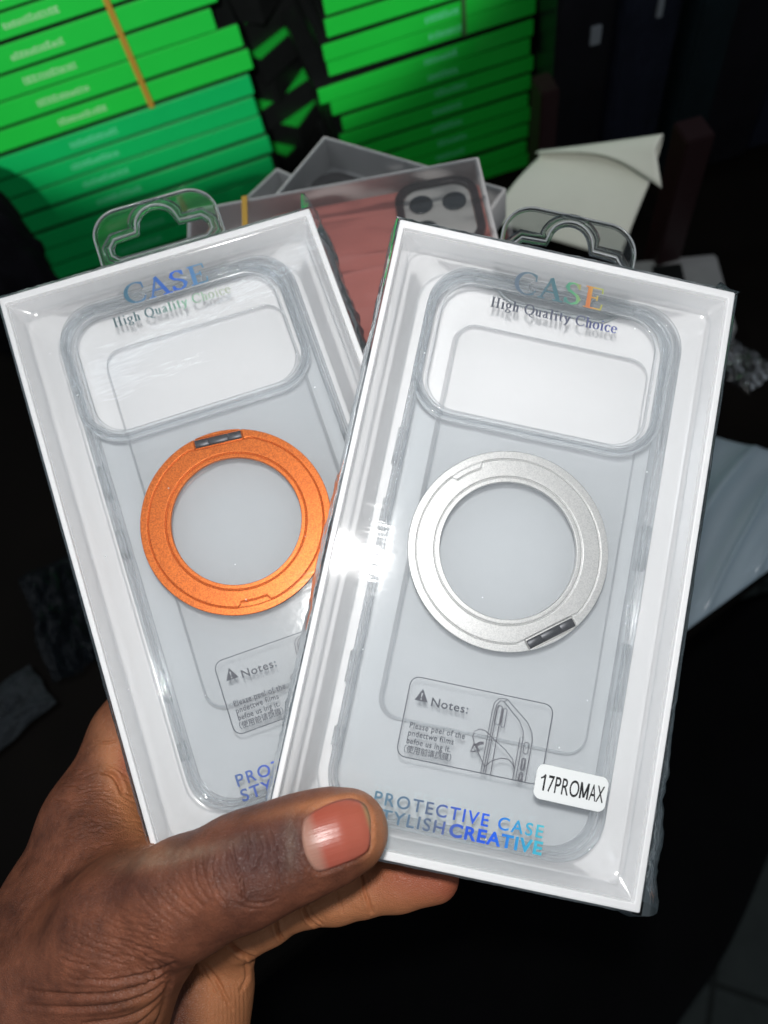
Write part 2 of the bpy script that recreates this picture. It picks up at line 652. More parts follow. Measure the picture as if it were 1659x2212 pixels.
def hole_offset(lp, d):
    out = []
    n = len(lp)
    cx_ = sum(p[0] for p in lp) / n
    cy_ = sum(p[1] for p in lp) / n
    for i in range(n):
        a, b_ = Vector(lp[i - 1]), Vector(lp[(i + 1) % n])
        t_ = (b_ - a).normalized()
        nr = Vector((t_.y, -t_.x))
        p = Vector(lp[i])
        if (p + nr - Vector((cx_, cy_))).length < (p - Vector((cx_, cy_))).length:
            nr = -nr
        q = p + nr * d
        out.append((q.x, q.y))
    return out


def ring_mesh(hinge_deg):
    """flat metal ring with engraved grooves, hinge notch at hinge_deg and a finger latch opposite"""
    nr_, na = 88, 720
    r0, r1 = 20.2, 29.5
    rows = []
    for i in range(nr_ + 1):
        r = r0 + (r1 - r0) * i / nr_
        row = []
        for j in range(na):
            a = 2 * math.pi * j / na
            z = 0.0
            # inner step and groove
            z -= .40 * math.exp(-((r - 21.75) / .19) ** 2)
            if r < 21.6:
                z -= .12
            da = (a + math.pi) % (2 * math.pi) - math.pi       # from the hinge
            dl = (a % (2 * math.pi)) - math.pi                 # from the latch
            rg = 27.1
            chord = 25.15 / max(math.cos(da), .2)
            soft = 0
            if abs(da) < .62:
                rg = min(27.1, chord)
            la = abs(dl)
            if la < .20:
                u = min(1, max(0, (.20 - la) / .05))
                u = u * u * (3 - 2 * u)
                rg = 27.1 - 1.75 * u
            z -= .34 * math.exp(-((r - rg) / .17) ** 2)
            if la < .21:
                z -= .10 * math.exp(-((r - 27.1) / .10) ** 2)
            # hinge slot
            lx, ly = r * math.cos(da), r * math.sin(da)
            if abs(ly) < 7.7 and 25.1 < lx < 28.6:
                z -= .7
            if i == 0 or i == nr_:
                z -= .15
            b_ = a + R(hinge_deg)
            row.append((r * math.cos(b_) * MM, r * math.sin(b_) * MM, z * MM))
        rows.append(row)
    # walls down
    for lst, idx in ((rows, 0),):
        low0 = [(p[0], p[1], -1.5 * MM) for p in rows[0]]
        low1 = [(p[0], p[1], -1.5 * MM) for p in rows[-1]]
    rows = [low0] + rows + [low1]
    return grid_mesh('ring', rows, closed=True)


def pin_mesh(hinge_deg):  # pale flecks painted in for glints on the dark packages
    segs = []
    for (y0, y1, r) in ((-7.4, -3.12, 1.3), (-3.06, 3.06, 1.3), (3.12, 7.4, 1.3)):
        ring_r = []
        for (yy, rr_) in ((y0, r * .01), (y0, r * .94), (y0 + .08, r), (y1 - .08, r), (y1, r * .94), (y1, r * .01)):
            ring_r.append([((26.85 + rr_ * math.cos(a)) * MM, yy * MM, (-.05 + rr_ * .38 * math.sin(a)) * MM) for a in [2 * math.pi * q / 20 for q in range(20)]])
        segs.append(grid_mesh('s', ring_r, closed=True))
    core = []
    me = merge(segs)
    me.transform(Matrix.Rotation(R(hinge_deg), 4, 'Z'))
    return me


GREYBLUE, TEAL = (.16, .21, .27), (.10, .22, .25)
BLUE, CYAN = (.03, .10, .75), (.05, .45, .62)
GREEN, YEL, RED = (.16, .55, .25), (.65, .55, .12), (.75, .18, .10)


def package(pose, which):
    right = which == 'R'
    root = empty('phone_case_package', pose)
    tray = merge([plate([rr(0, 0, BW, BH, .6, 3), rr(-.15, 0, 101.4, 177.8, .3, 3)], -BD, 0, .35, res=2),
                  plate([rr(-.15, 0, 101.2, 177.6, .3, 3)], -BD + .01, -BD + .8)])
    link('tray', tray, M['card'], root)
    n = 8
    ins = loft([(rr(-.15, 0, 101.2, 177.6, .4, n), -1.6), (rr(-.1, 0, 100.2, 176.4, .6, n), -1.9),
                (rr(.2, 0, 96.4, 172.8, 5, n), -4.4), (rr(.2, 0, 95.4, 171.8, 5, n), -4.7),
                (rr(.3, 0, 91, 169.9, 8, n), -6.0),
                (rr(.4, 0, 86, 169, 11, n), -12.6), (rr(.8, 0, 84, 168, 12, n), -13.2),
                (rr(2.6, 6.2, 63.4, 124.5, 6.5, n), -13.2), (rr(2.6, 6.2, 62.6, 123.6, 6.2, n), -12.9),
                (rr(2.6, 6.2, 61, 122, 6, n), -9.2), (rr(2.6, 6.2, 60, 121, 5.6, n), -8.9)], cap=True)
    ins.polygons.foreach_set('use_smooth', [True] * (len(ins.polygons) - 1) + [False])
    link('blister_insert', ins, M['insert'], root)
    beads = tube([[(p[0], p[1], -4.5) for p in rr(.2, 0, 96.2, 172.6, 5, 8)], [(p[0], p[1], -12.9) for p in rr(.6, 0, 85.4, 168.6, 11.6, 12)],
                  [(p[0], p[1], -8.9) for p in rr(2.6, 6.2, 60.6, 121.6, 5.8, 8)]], .28)
    link('insert_bead', beads, M['tpu'], root, smooth=True)
    # moulded bars at the head of the insert
    link('insert_clip', merge([box_mesh(-26, -9, 79.8, 81.6, -7, -4.5, .5, MM), box_mesh(-9, 11, 80.6, 83.2, -7, -4.0, .5, MM), box_mesh(11, 24, 79.6, 81.8, -7, -4.5, .5, MM)]), M['insert'], root)
    win = link('front_window', plate([rr(-.15, 0, 101.2, 177.6, .3, 3)], -1.15, -1.15), M['window'], root)
    zt = -.95
    ax = RWC @ Vector((.93, .10, .2))
    ax.normalize()
    inc0 = (EYE - pose @ Vector((0, .08, 0))).normalized().dot(ax)
    inc1 = (EYE - pose @ Vector((0, -.077, 0))).normalized().dot(ax)
    if right:
        f_title = foil('foil_title_right', ax, -7.2, .36 + 7.2 * inc0, [(0, GREYBLUE), (.36, TEAL), (.48, GREEN), (.56, RED), (.66, YEL), (.78, GREEN), (.95, TEAL)])
        f_tag = foil('foil_tagline_right', ax, -5, .45 + 5 * inc0, [(0, (.10, .11, .13)), (.5, (.13, .14, .2)), (.75, (.12, .14, .38)), (.9, (.2, .28, .34))])
        f_slo = foil('foil_slogan_right', ax, -4.6, .46 + 4.6 * inc1, [(0, (.12, .24, .34)), (.3, (.13, .17, .28)), (.48, (.03, .12, .80)), (.62, (.02, .14, 1.0)), (.76, (.04, .42, .80)), (1, (.14, .90, .85))])
    else:
        f_title = foil('foil_title_left', ax, -7, .4 + 7 * inc0, [(0, TEAL), (.2, (.10, .22, .38)), (.46, (.05, .16, .72)), (.60, (.14, .30, .55)), (.85, (.14, .34, .36))])
        f_tag = foil('foil_tagline_left', ax, -5, .45 + 5 * inc0, [(0, (.08, .12, .13)), (.35, (.14, .22, .24)), (.55, (.30, .55, .38)), (.7, (.5, .55, .45)), (.95, (.45, .5, .3))])
        f_slo = foil('foil_slogan_left', ax, -4.6, .46 + 4.6 * inc1, [(0, (.10, .16, .34)), (.2, (.05, .10, .48)), (.4, (.10, .16, .42)), (.7, (.15, .22, .36))])
    link('title_lettering', serif_mesh('CASE', -14.2, 76.8, 27.4, 6.8, zt), f_title, win)
    link('tagline_lettering', serif_mesh('High Quality Choice', -20.4, 70.6, 39.2, 3.1, zt, .19, .075), f_tag, win)
    slogan = [text_mesh('PROTECTIVE CASE', -25, -77.4, 47.8, 3.3, 1.22, zt, .012),
              text_mesh('STYLISH', -24.9, -81.8, 20.6, 3.3, 1.18, zt + .004, .012), text_mesh('CREATIVE', -2.9, -81.8, 26.2, 3.35, 1.12, zt + .004, .03)]
    link('slogan_lettering', merge(slogan), f_slo, win)
    # notes panel
    rectp = rr(-.9, -52.6, 41.2, 22.2, 2.6, 6)
    lines = [ribbon([rectp], .26, zt, True)]
    tri = [(-19.4, -47.9), (-15.6, -47.9), (-17.6, -44.4)]
    lines.append(plate([tri, [(-17.85, -45.6), (-17.35, -45.6), (-17.5, -46.9), (-17.7, -46.9)], rr(-17.6, -47.35, .5, .5, .24, 3)], zt - .01, zt + .01))
    lines.append(text_mesh('Notes:', -14.6, -48.6, 10.6, 2.3, 1.1, zt, .014))
    for j, (s_, wd) in enumerate((('Please peel of the', 15.8), ('pndettwe films', 13.0), ('befoe us ing it.', 12.6))):
        lines.append(text_mesh(s_, -19.3, -55.6 - 2.15 * j, wd, 1.6, 1.1, zt + .003 * j, .016))
    lines.append(text_mesh('\uff08\u4f7f\u7528\u524d\u8bf7\u6495\u819c\uff09', -19.6, -62.2, 13.4, 1.5, 1.0, zt, .012))
    link('notes_lettering', merge(lines), M['ink'], win)
    # drawing of a phone with its film peeled back (x, y in mm)
    dr = []
    q = lambda pts: [((a - 590) * .0286 - 0.0, b_) for a, b_ in pts]
    P = lambda *pts: [(-21.6 + a * .0405, -41.6 - b_ * .0405) for a, b_ in pts]
    dr.append(P((600, 545), (600, 120), (606, 60), (630, 30), (660, 22), (690, 22), (860, 150), (900, 210), (912, 260), (912, 545)))
    dr.append(P((618, 545), (618, 120), (624, 70), (645, 40), (668, 40), (800, 150), (838, 210), (846, 260), (846, 545)))
    dr.append(P((632, 545), (632, 130), (640, 70)))
    dr.append(P((668, 545), (664, 90)))
    dr.append(P((690, 22), (672, 42)))
    dr.append(P((825, 545), (825, 260), (846, 255)))
    dr.append(rr(-21.6 + 650 * .0405, -41.6 - 140 * .0405, 1.7, 5.2, .8, 5) + [rr(-21.6 + 650 * .0405, -41.6 - 140 * .0405, 1.7, 5.2, .8, 5)[0]])
    dr.append(rr(-21.6 + 690 * .0405, -41.6 - 150 * .0405, 1.0, 5.2, .45, 5) + [rr(-21.6 + 690 * .0405, -41.6 - 150 * .0405, 1.0, 5.2, .45, 5)[0]])
    for (cx_, cy_, w_, h_) in ((878, 320, 1.35, 3.1), (878, 430, 1.1, 3.2), (878, 430, .55, 2.5), (876, 518, 1.1, 2.4), (876, 518, .55, 1.7)):
        lp = rr(-21.6 + cx_ * .0405, -41.6 - cy_ * .0405, w_, h_, min(w_, h_) * .35, 4)
        dr.append(lp + [lp[0]])
    dr.append(P((618, 500), (520, 360), (500, 320), (505, 280), (540, 258), (580, 262), (640, 300), (740, 360), (800, 410), (822, 470)))
    dr.append(P((618, 500), (660, 450), (720, 420), (770, 418), (805, 440), (822, 470)))
    link('notes_drawing', merge([ribbon([d], .26, zt) for d in dr] + [ribbon([P((583, 345), (555, 352), (535, 372))], .9, zt), ribbon([P((520, 362), (562, 402), (505, 420), (520, 362))], .55, zt)]), M['inkline'], win)
    # wrapper
    if right:
        fr = lambda t_: 2.0 + 1.5 * (1 - t_) + 4.3 * max(0, .45 - t_) / .45
        fl = lambda t_: 2.4
        top = lambda x: .4 + 5.2 * math.exp(-((x - 50.5) / 2.2) ** 2) + 3.0 * math.exp(-((x + 48) / 3.5) ** 2)
        bot = lambda x: .3 + 2.6 * math.exp(-((x - 52) / 4) ** 2)
        fw, sw = wrapper(3, fl, fr, top, bot)
    else:
        fr = lambda t_: 4.4 + 1.6 * max(0, t_ - .6)
        fl = lambda t_: 1.2 + 1.6 * (1 - t_) ** 2
        top = lambda x: .4 + 9.5 * math.exp(-((x - 53.0) / 2.4) ** 2) + 2.6 * math.exp(-((x + 51) / 2.5) ** 2)
        bot = lambda x: .4
        fw, sw = wrapper(8, fl, fr, top, bot)
    wr = link('wrapper', fw, M['wrap'], root, smooth=True)
    link('wrapper_side', sw, M['wrap_flap'], root, smooth=True)
    hm, he = hanger_mesh(0 if right else 7.5)
    hg_ = link('hanger_tab', hm, M['hang'], root, smooth=True)
    link('tab_edge_glint', he, M['edge'], hg_, smooth=True)
    if right:
        st = plate([rr(28.0, -61.9, 20.2, 9.4, 2.1, 8)], 1.85, 2.05, .06)
        st.transform(Matrix.Rotation(R(-.5), 4, 'Z'))
        s_ = link('sticker', st, M['label'], root)
        link('sticker_lettering', merge([text_mesh('7PRO', 20.9, -64.35, 8.8, 4.35, 1.05, 2.09, .006), text_mesh('AX', 32.6, -64.35, 4.1, 4.35, 1.05, 2.09, .006), ribbon([[(30.15, -64.35), (30.15, -60.0)], [(32.15, -64.35), (32.15, -60.0)], [(30.15, -60.1), (31.15, -64.0)], [(32.15, -60.1), (31.15, -64.0)], [(19.85, -60.05), (19.85, -64.35)]], .5, 2.09), ribbon([[(18.75, -61.15), (19.45, -60.75), (19.95, -60.0)]], .45, 2.1)]), M['black'], s_)

    # the phone case inside: a thing of its own
    case = empty('phone_case', pose @ Matrix.Translation((0, 0, -.0135)))
    inv = Matrix.Translation((0, 0, .0135))
    parts = []
    cxx = .7
    bump = merge([plate([rr(cxx, -.3, 79.6, 167, 13.5, 14), rr(cxx, -.3, 75.2, 162.6, 11.5, 14)], -12.9, -4.6, .9, res=3),
                  tube([[(p[0], p[1], -4.3) for p in rr(cxx, -.3, 78.6, 166, 13, 14)], [(p[0], p[1], -4.5) for p in rr(cxx, -.3, 75.4, 162.8, 11.5, 14)]], .55),
                  # corner air pads and side button covers
                  box_mesh(cxx + 39.0, cxx + 40.6, 2, 16, -11, -6.5, .5, MM), box_mesh(cxx + 39.0, cxx + 40.4, -40, -20, -11, -6.5, .5, MM),
                  box_mesh(cxx - 40.4, cxx - 39.0, 18, 30, -11, -6.5, .5, MM), box_mesh(cxx - 40.4, cxx - 39.0, -2, 8, -11, -6.5, .5, MM),
                  box_mesh(cxx - 40.5, cxx - 39.2, -48, -38, -11, -6.5, .5, MM), box_mesh(cxx - 40.5, cxx - 39.2, -66, -60, -11, -6.5, .5, MM)])
    bump.transform(inv)
    link('bumper', bump, M['tpu'], case, smooth=True)
    icx, icy = -.9, 57.6
    bp = plate([rr(cxx, -.3, 76, 163.4, 11.8, 10), rr(icx, icy, 71, 42.6, 11, 10)], -5.4, -5.4)
    bp.transform(inv)
    link('back_panel', bp, M['backplate'], case)
    isl = merge([plate([rr(icx, icy, 76.5, 47, 13.5, 14), rr(icx, icy, 71.4, 42.4, 11.5, 14)], -6, -3.2, .7, res=3),
                 tube([[(p[0], p[1], -2.9) for p in rr(icx, icy, 75.6, 46.2, 13, 14)], [(p[0], p[1], -3.0) for p in rr(icx, icy, 71.8, 42.6, 11.5, 14)]], .55),
                 tube([[(p[0], p[1], -4.6) for p in rr(icx, icy, 67.6, 41, 10, 14)]], .5)])
    isl.transform(inv)
    link('camera_surround', isl, M['tpu'], case, smooth=True)
    hd = -52 if right else 85
    rx, ry = (-.8, -.6) if right else (-2.4, -2.0)
    rm = ring_mesh(hd)
    rm.transform(inv @ Matrix.Translation((rx * MM, ry * MM, -2.9 * MM)))
    ro = link('ring_stand', rm, M['silver' if right else 'orange'], case, smooth=True)
    pm = pin_mesh(hd)
    pm.transform(inv @ Matrix.Translation((rx * MM, ry * MM, -2.9 * MM)))
    link('hinge_pin', pm, M['pin'], ro, smooth=True)
    if right:
        tag(root, 'white clear-fronted box with the silver ring case and a model sticker, in front', 'packaged case', 'boxed phone cases held in the hand')
        tag(case, 'clear phone case with a silver metal ring, inside the stickered front box', 'phone case', 'clear ring cases')
    else:
        tag(root, 'white box with clear front holding the orange ring case, tucked behind the stickered box', 'packaged case', 'boxed phone cases held in the hand')
        tag(case, 'clear phone case with an orange metal ring, inside the rear box', 'phone case', 'clear ring cases')


package(POSE_R, 'R')
package(POSE_L, 'L')


# ------------------------------------------------------------------ the hand
def surface_nets(F, org, h):
    S = F < 0
    nx, ny, nz = F.shape
    cnt = np.zeros((nx - 1, ny - 1, nz - 1), np.int8)
    for dx in (0, 1):
        for dy in (0, 1):
            for dz in (0, 1):
                cnt += S[dx:nx - 1 + dx, dy:ny - 1 + dy, dz:nz - 1 + dz]
    mixed = (cnt > 0) & (cnt < 8)
    idx = np.argwhere(mixed)
    n = len(idx)
    acc = np.zeros((n, 3))
    num = np.zeros(n)
    corners = [(a, b_, c) for a in (0, 1) for b_ in (0, 1) for c in (0, 1)]
    val = {c: F[idx[:, 0] + c[0], idx[:, 1] + c[1], idx[:, 2] + c[2]] for c in corners}
    for c in corners:
        for k_ in range(3):
            if c[k_] == 0:
                d = list(c)
                d[k_] = 1
                d = tuple(d)
                v0, v1 = val[c], val[d]
                cr = (v0 < 0) != (v1 < 0)
                t_ = np.where(cr, v0 / np.where(cr, v0 - v1, 1), 0)
                p = np.tile(np.array(c, float), (n, 1))
                p[:, k_] = t_
                acc[cr] += p[cr]
                num[cr] += 1
    V = (idx + acc / num[:, None]) * h + org
    vid = -np.ones(mixed.shape, np.int64)
    vid[mixed] = np.arange(n)
    faces = []
    for k_ in range(3):
        a = [slice(None)] * 3
        b_ = [slice(None)] * 3
        a[k_] = slice(0, -1)
        b_[k_] = slice(1, None)
        s0, s1 = S[tuple(a)], S[tuple(b_)]
        e = np.argwhere(s0 != s1)
        u, v = (k_ + 1) % 3, (k_ + 2) % 3
        ok = (e[:, u] > 0) & (e[:, v] > 0) & (e[:, u] < F.shape[u] - 1) & (e[:, v] < F.shape[v] - 1)
        e = e[ok]
        flip = s0[tuple(e.T)]
        q = []
        for (du, dv) in ((0, 0), (1, 0), (1, 1), (0, 1)):
            c = e.copy()
            c[:, u] -= du
            c[:, v] -= dv
            q.append(vid[tuple(c.T)])
        Q = np.stack(q, 1)
        Q[~flip] = Q[~flip][:, ::-1]
        faces.append(Q)
    return V, np.concatenate(faces)


def jp(px, py, d, rpx):
    return (np.array([(px - CX) / FPX * d, -(py - CY) / FPX * d, -d]), rpx * d / FPX)


def build_hand():
    lo = np.array([-.130, -.172, -.292])
    hi = np.array([.034, -.012, -.180])
    h = .0009
    n = np.ceil((hi - lo) / h).astype(int)
    ax_ = [lo[i] + h * np.arange(n[i]) for i in range(3)]
    X, Y, Z = np.meshgrid(*ax_, indexing='ij')
    X = X.astype(np.float32)
    Y = Y.astype(np.float32)
    Z = Z.astype(np.float32)

    def cone(A, B):
        (a, ra), (b_, rb) = A, B
        d = b_ - a
        t_ = np.clip(((X - a[0]) * d[0] + (Y - a[1]) * d[1] + (Z - a[2]) * d[2]) / (d @ d), 0, 1)
        return np.sqrt((X - a[0] - t_ * d[0]) ** 2 + (Y - a[1] - t_ * d[1]) ** 2 + (Z - a[2] - t_ * d[2]) ** 2) - (ra + (rb - ra) * t_)

    def smin(a, b_, k_):
        q = np.clip(.5 + .5 * (b_ - a) / k_, 0, 1)
        return b_ + (a - b_) * q - k_ * q * (1 - q)

    def chain(js, k_):
        out = None
        for a, b_ in zip(js[:-1], js[1:]):
            c = cone(a, b_)
            out = c if out is None else smin(out, c, k_)
        return out

    thumb = chain([jp(758, 1794, .1985, 74), jp(735, 1800, .198, 84), jp(665, 1822, .1975, 94), jp(600, 1848, .1985, 99), jp(520, 1882, .1985, 110), jp(400, 1938, .2025, 116), jp(275, 2005, .211, 140), jp(130, 2150, .224, 175), jp(20, 2330, .232, 200)], .006)
    thenar = chain([jp(275, 2030, .212, 128), jp(232, 2160, .217, 128), jp(205, 2330, .222, 140)], .006)
    index = chain([jp(520, 1330, .278, 56), jp(360, 1440, .274, 64), jp(280, 1590, .264, 78), jp(210, 1780, .252, 112), jp(140, 1980, .243, 138), jp(70, 2180, .239, 175), jp(0, 2400, .240, 200)], .006)
    web = chain([jp(322, 1868, .2275, 46), jp(240, 1850, .238, 90), jp(170, 1960, .236, 120)], .005)
    palm = chain([jp(200, 1950, .262, 110), jp(330, 2030, .262, 100), jp(430, 2140, .252, 108), jp(405, 2340, .248, 132)], .006)
    pinky = chain([jp(938, 1895, .2352, 54), jp(860, 1906, .2358, 59), jp(795, 1919, .2362, 56)], .002)
    pinky2 = chain([jp(775, 1924, .2364, 57), jp(725, 1934, .2372, 58), jp(678, 1946, .238, 52)], .002)
    pinky3 = chain([jp(656, 1951, .2385, 51), jp(612, 1968, .2395, 50)], .002)
    pinky4 = chain([jp(580, 1986, .2405, 56), jp(520, 2014, .2425, 56), jp(470, 2040, .246, 60)], .002)
    heel = chain([jp(500, 2068, .2475, 52), jp(480, 2120, .2485, 62), jp(450, 2230, .249, 60)], .003)
    mid = chain([jp(250, 1800, .270, 80), jp(480, 1560, .274, 58), jp(640, 1420, .276, 54), jp(720, 1350, .272, 50)], .004)
    rng = chain([jp(330, 1900, .268, 76), jp(580, 1700, .266, 58), jp(760, 1600, .258, 54), jp(850, 1550, .250, 50)], .004)

    pk = smin(smin(smin(pinky, pinky2, .0018), pinky3, .0018), pinky4, .0022)
    pk = smin(pk, smin(palm, heel, .003), .0028)
    back = smin(smin(index, mid, .006), smin(rng, pk, .004), .006)
    th = smin(thumb, thenar, .010)
    th = smin(th, web, .012)
    F = smin(back, th, .009)
    V, Q = surface_nets(F, lo, h)
    # only keep the lot as one surface
    me = bpy.data.meshes.new('hand')
    me.from_pydata(V.tolist(), [], Q.tolist())
    me.update()
    o = bpy.data.objects.new('tmp', me)
    COL.objects.link(o)
    md = o.modifiers.new('s', 'SMOOTH')
    md.factor = .5
    md.iterations = 3
    ms = o.modifiers.new('s', 'SUBSURF')
    ms.levels = 1
    ms.render_levels = 1
    bpy.context.view_layer.update()
    fine = bpy.data.meshes.new_from_object(o.evaluated_get(bpy.context.evaluated_depsgraph_get()))
    bpy.data.objects.remove(o)
    bpy.data.meshes.remove(me)
    return fine


NAIL = [(655, 1776), (668, 1760), (690, 1746), (722, 1732), (755, 1726), (783, 1735), (797, 1757), (800, 1790), (797, 1832), (778, 1850), (752, 1862), (718, 1875), (688, 1882), (672, 1868), (660, 1845), (653, 1812)]


def catmull(pts, n, closed=False):
    out = []
    m = len(pts)
    P = [np.array(p, float) for p in pts]
    rng_ = range(m) if closed else range(m - 1)
    for i in rng_:
        p0 = P[i - 1] if (closed or i > 0) else P[0]
        p1 = P[i]
        p2 = P[(i + 1) % m]
        p3 = P[(i + 2) % m] if (closed or i + 2 < m) else P[-1]
        for k_ in range(n):
            t_ = k_ / n
            out.append(.5 * ((2 * p1) + (-p0 + p2) * t_ + (2 * p0 - 5 * p1 + 4 * p2 - p3) * t_ ** 2 + (-p0 + 3 * p1 - 3 * p2 + p3) * t_ ** 3))
    if not closed:
        out.append(P[-1])
    return np.array(out)


hand = build_hand()
nv = len(hand.vertices)
co = np.empty(nv * 3)
hand.vertices.foreach_get('co', co)
co = co.reshape(-1, 3)
no = np.empty(nv * 3)
hand.vertices.foreach_get('normal', no)
no = no.reshape(-1, 3)
bvh_hand = BVHTree.FromPolygons([tuple(c) for c in co], [tuple(p.vertices) for p in hand.polygons])
px = CX + FPX * co[:, 0] / -co[:, 2]
py = CY - FPX * co[:, 1] / -co[:, 2]
dep = -co[:, 2]
vw = -co / np.linalg.norm(co, axis=1)[:, None]
facing = np.clip((no * vw).sum(1) / .35, 0, 1)
isthumb = 1 / (1 + np.exp((dep - .2225) / .0012))       # the front layer: thumb and its ball


def seg_dist(pts):
    best = np.full(nv, 1e9)
    arc_t = np.zeros(nv)
    for i in range(len(pts) - 1):
        a, b_ = pts[i], pts[i + 1]
        lo_ = np.minimum(a, b_) - 30
        hi_ = np.maximum(a, b_) + 30
        s_ = np.where((px > lo_[0]) & (px < hi_[0]) & (py > lo_[1]) & (py < hi_[1]))[0]
        if not len(s_):
            continue
        d = b_ - a
        t_ = np.clip(((px[s_] - a[0]) * d[0] + (py[s_] - a[1]) * d[1]) / (d @ d), 0, 1)
        ds = np.hypot(px[s_] - a[0] - t_ * d[0], py[s_] - a[1] - t_ * d[1])
        m_ = ds < best[s_]
        best[s_[m_]] = ds[m_]
        arc_t[s_[m_]] = (i + t_[m_]) / (len(pts) - 1)
    return best, arc_t


disp = np.zeros(nv)


def crease(pts, amp, wpx, layer, bulge=.35):
    d, t_ = seg_dist(catmull(pts, 5))
    env = np.sin(np.pi * np.clip(t_, .04, .96)) ** .5
    g = -amp * np.exp(-(d / wpx) ** 2) + bulge * amp * np.exp(-((d - 2.2 * wpx) / (1.3 * wpx)) ** 2)
    disp[:] += 1.6 * g * env * facing * layer * MM


F1, B1 = isthumb, 1 - isthumb
rngc = random.Random(3)
for pts, amp, wd in (
    ([(532, 1800), (538, 1832), (530, 1862)], 0.67, 2.6), ([(500, 1822), (505, 1857), (518, 1890), (532, 1930)], 0.72, 2.6),
    ([(514, 1870), (521, 1905), (526, 1940)], 0.8, 2.6), ([(462, 1842), (456, 1885), (468, 1925), (486, 1954)], 0.56, 2.4),
    ([(486, 1840), (488, 1875), (500, 1912)], .3, 2.2), ([(550, 1800), (564, 1832), (556, 1870), (546, 1890)], 0.56, 2.4),
    ([(580, 1790), (592, 1826), (597, 1868), (600, 1915)], 0.56, 2.4), ([(606, 1812), (616, 1860), (622, 1905)], .3, 2.2),
    ([(566, 1795), (576, 1840), (574, 1880)], .22, 2), ([(420, 1860), (424, 1905), (450, 1945)], .3, 2.4),
    ([(380, 1880), (408, 1925), (440, 1960)], .3, 2.4), ([(345, 1892), (380, 1935), (424, 1972)], .28, 2.4),
    ([(318, 1902), (352, 1945), (400, 1982)], .25, 2.4), ([(290, 1915), (325, 1962), (372, 2000)], .22, 2.4),
    ([(436, 1850), (440, 1890), (462, 1935)], .22, 2), ([(630, 1830), (634, 1870), (640, 1900)], .2, 2),
    ([(515, 1935), (540, 1950), (575, 1950), (600, 1940)], .25, 2.2), ([(500, 1945), (530, 1962), (560, 1962)], .2, 2.2),
    # deep folds running from the ball of the thumb to the wrist
    ([(372, 2092), (330, 2122), (250, 2146), (150, 2150), (60, 2140)], 0.6, 4.5), ([(374, 2100), (330, 2142), (250, 2172), (150, 2178), (60, 2172)], .5, 4.5),
    ([(372, 2112), (335, 2165), (270, 2200), (180, 2212)], .6, 4.5), ([(368, 2125), (345, 2170), (300, 2212), (260, 2240)], .5, 4.5),
    ([(364, 2140), (350, 2180), (330, 2230)], .5, 4), ([(380, 2080), (330, 2100), (250, 2118), (170, 2116)], .6, 4),
):
    crease(pts, amp, wd, F1)
# fine skin lines across the ball of the thumb
for i in range(120):
    x0 = rngc.uniform(120, 330)
    y0 = rngc.uniform(1955, 2110)
    L = rngc.uniform(35, 80)
    a = R(rngc.uniform(12, 34))
    crease([(x0, y0), (x0 + L * .5 * math.cos(a), y0 + L * .5 * math.sin(a) + rngc.uniform(-4, 4)), (x0 + L * math.cos(a), y0 + L * math.sin(a) * .8)], rngc.uniform(.10, .26), rngc.uniform(1.6, 2.6), F1)
for i in range(60):
    t_ = rngc.uniform(0, 1)
    x0 = 640 - 330 * t_ + rngc.uniform(-10, 10)
    y0 = 1770 + 140 * t_ + rngc.uniform(0, 90)
    L = rngc.uniform(18, 50)
    a = R(72 - 22 * t_ + rngc.uniform(-14, 14))
    crease([(x0, y0), (x0 + L * .5 * math.cos(a) + rngc.uniform(-3, 3), y0 + L * .5 * math.sin(a)), (x0 + L * math.cos(a), y0 + L * math.sin(a))], rngc.uniform(.08, .2), rngc.uniform(1.4, 2.2), F1)
for pts, amp, wd in (
    ([(776, 1860), (784, 1895), (790, 1930), (803, 1970)], .8, 3.2), ([(786, 1862), (795, 1900), (800, 1940)], .35, 2.4),
    ([(652, 1948), (665, 1982), (690, 2004)], .8, 3.2), ([(662, 1946), (675, 1976), (696, 1996)], .35, 2.4),
    ([(722, 1905), (733, 1945), (740, 1972)], .3, 2.6), ([(592, 1975), (600, 2010), (612, 2032)], 1.0, 3.5),
    ([(470, 2002), (500, 2040), (530, 2062), (556, 2072)], 1.1, 4), ([(440, 2085), (470, 2120), (500, 2180)], .5, 4),
    ([(430, 2080), (452, 2118), (470, 2150)], .3, 3), ([(528, 2070), (534, 2110), (520, 2140)], .5, 3.5),
    ([(222, 1668), (240, 1672), (256, 1690), (264, 1712)], 1.0, 4.5), ([(205, 1602), (230, 1604), (250, 1600)], .4, 2.4),
):
    crease(pts, amp, wd, B1)
for i in range(150):
    x0 = rngc.uniform(110, 300)
    y0 = rngc.uniform(1600, 1860)
    L = rngc.uniform(14, 46)
    a = R(rngc.uniform(-30, 40))
    crease([(x0, y0), (x0 + L * .5, y0 + L * .5 * math.sin(a) + rngc.uniform(-3, 3)), (x0 + L, y0 + L * math.sin(a))], rngc.uniform(.06, .2), rngc.uniform(1.3, 2.2), 1 - .3 * F1)
for i in range(16):                     # parallel friction ridges on the heel of the hand
    x0 = 380 + i * 9
    crease([(x0, 2090 + i * 1.5), (x0 + 12, 2140), (x0 + 14, 2215)], .10, 1.8, B1, .2)
# nail fold: a groove round the nail, the bed a little sunk at the cuticle
nl = catmull(NAIL, 6, True)
d, _ = seg_dist(np.vstack([nl, nl[:1]]))
disp += (-.35 * np.exp(-(d / 4) ** 2) + .22 * np.exp(-((d - 10) / 6) ** 2)) * facing * F1 * MM
co2 = co + no * disp[:, None]
hand.vertices.foreach_set('co', co2.ravel())
hand.update()


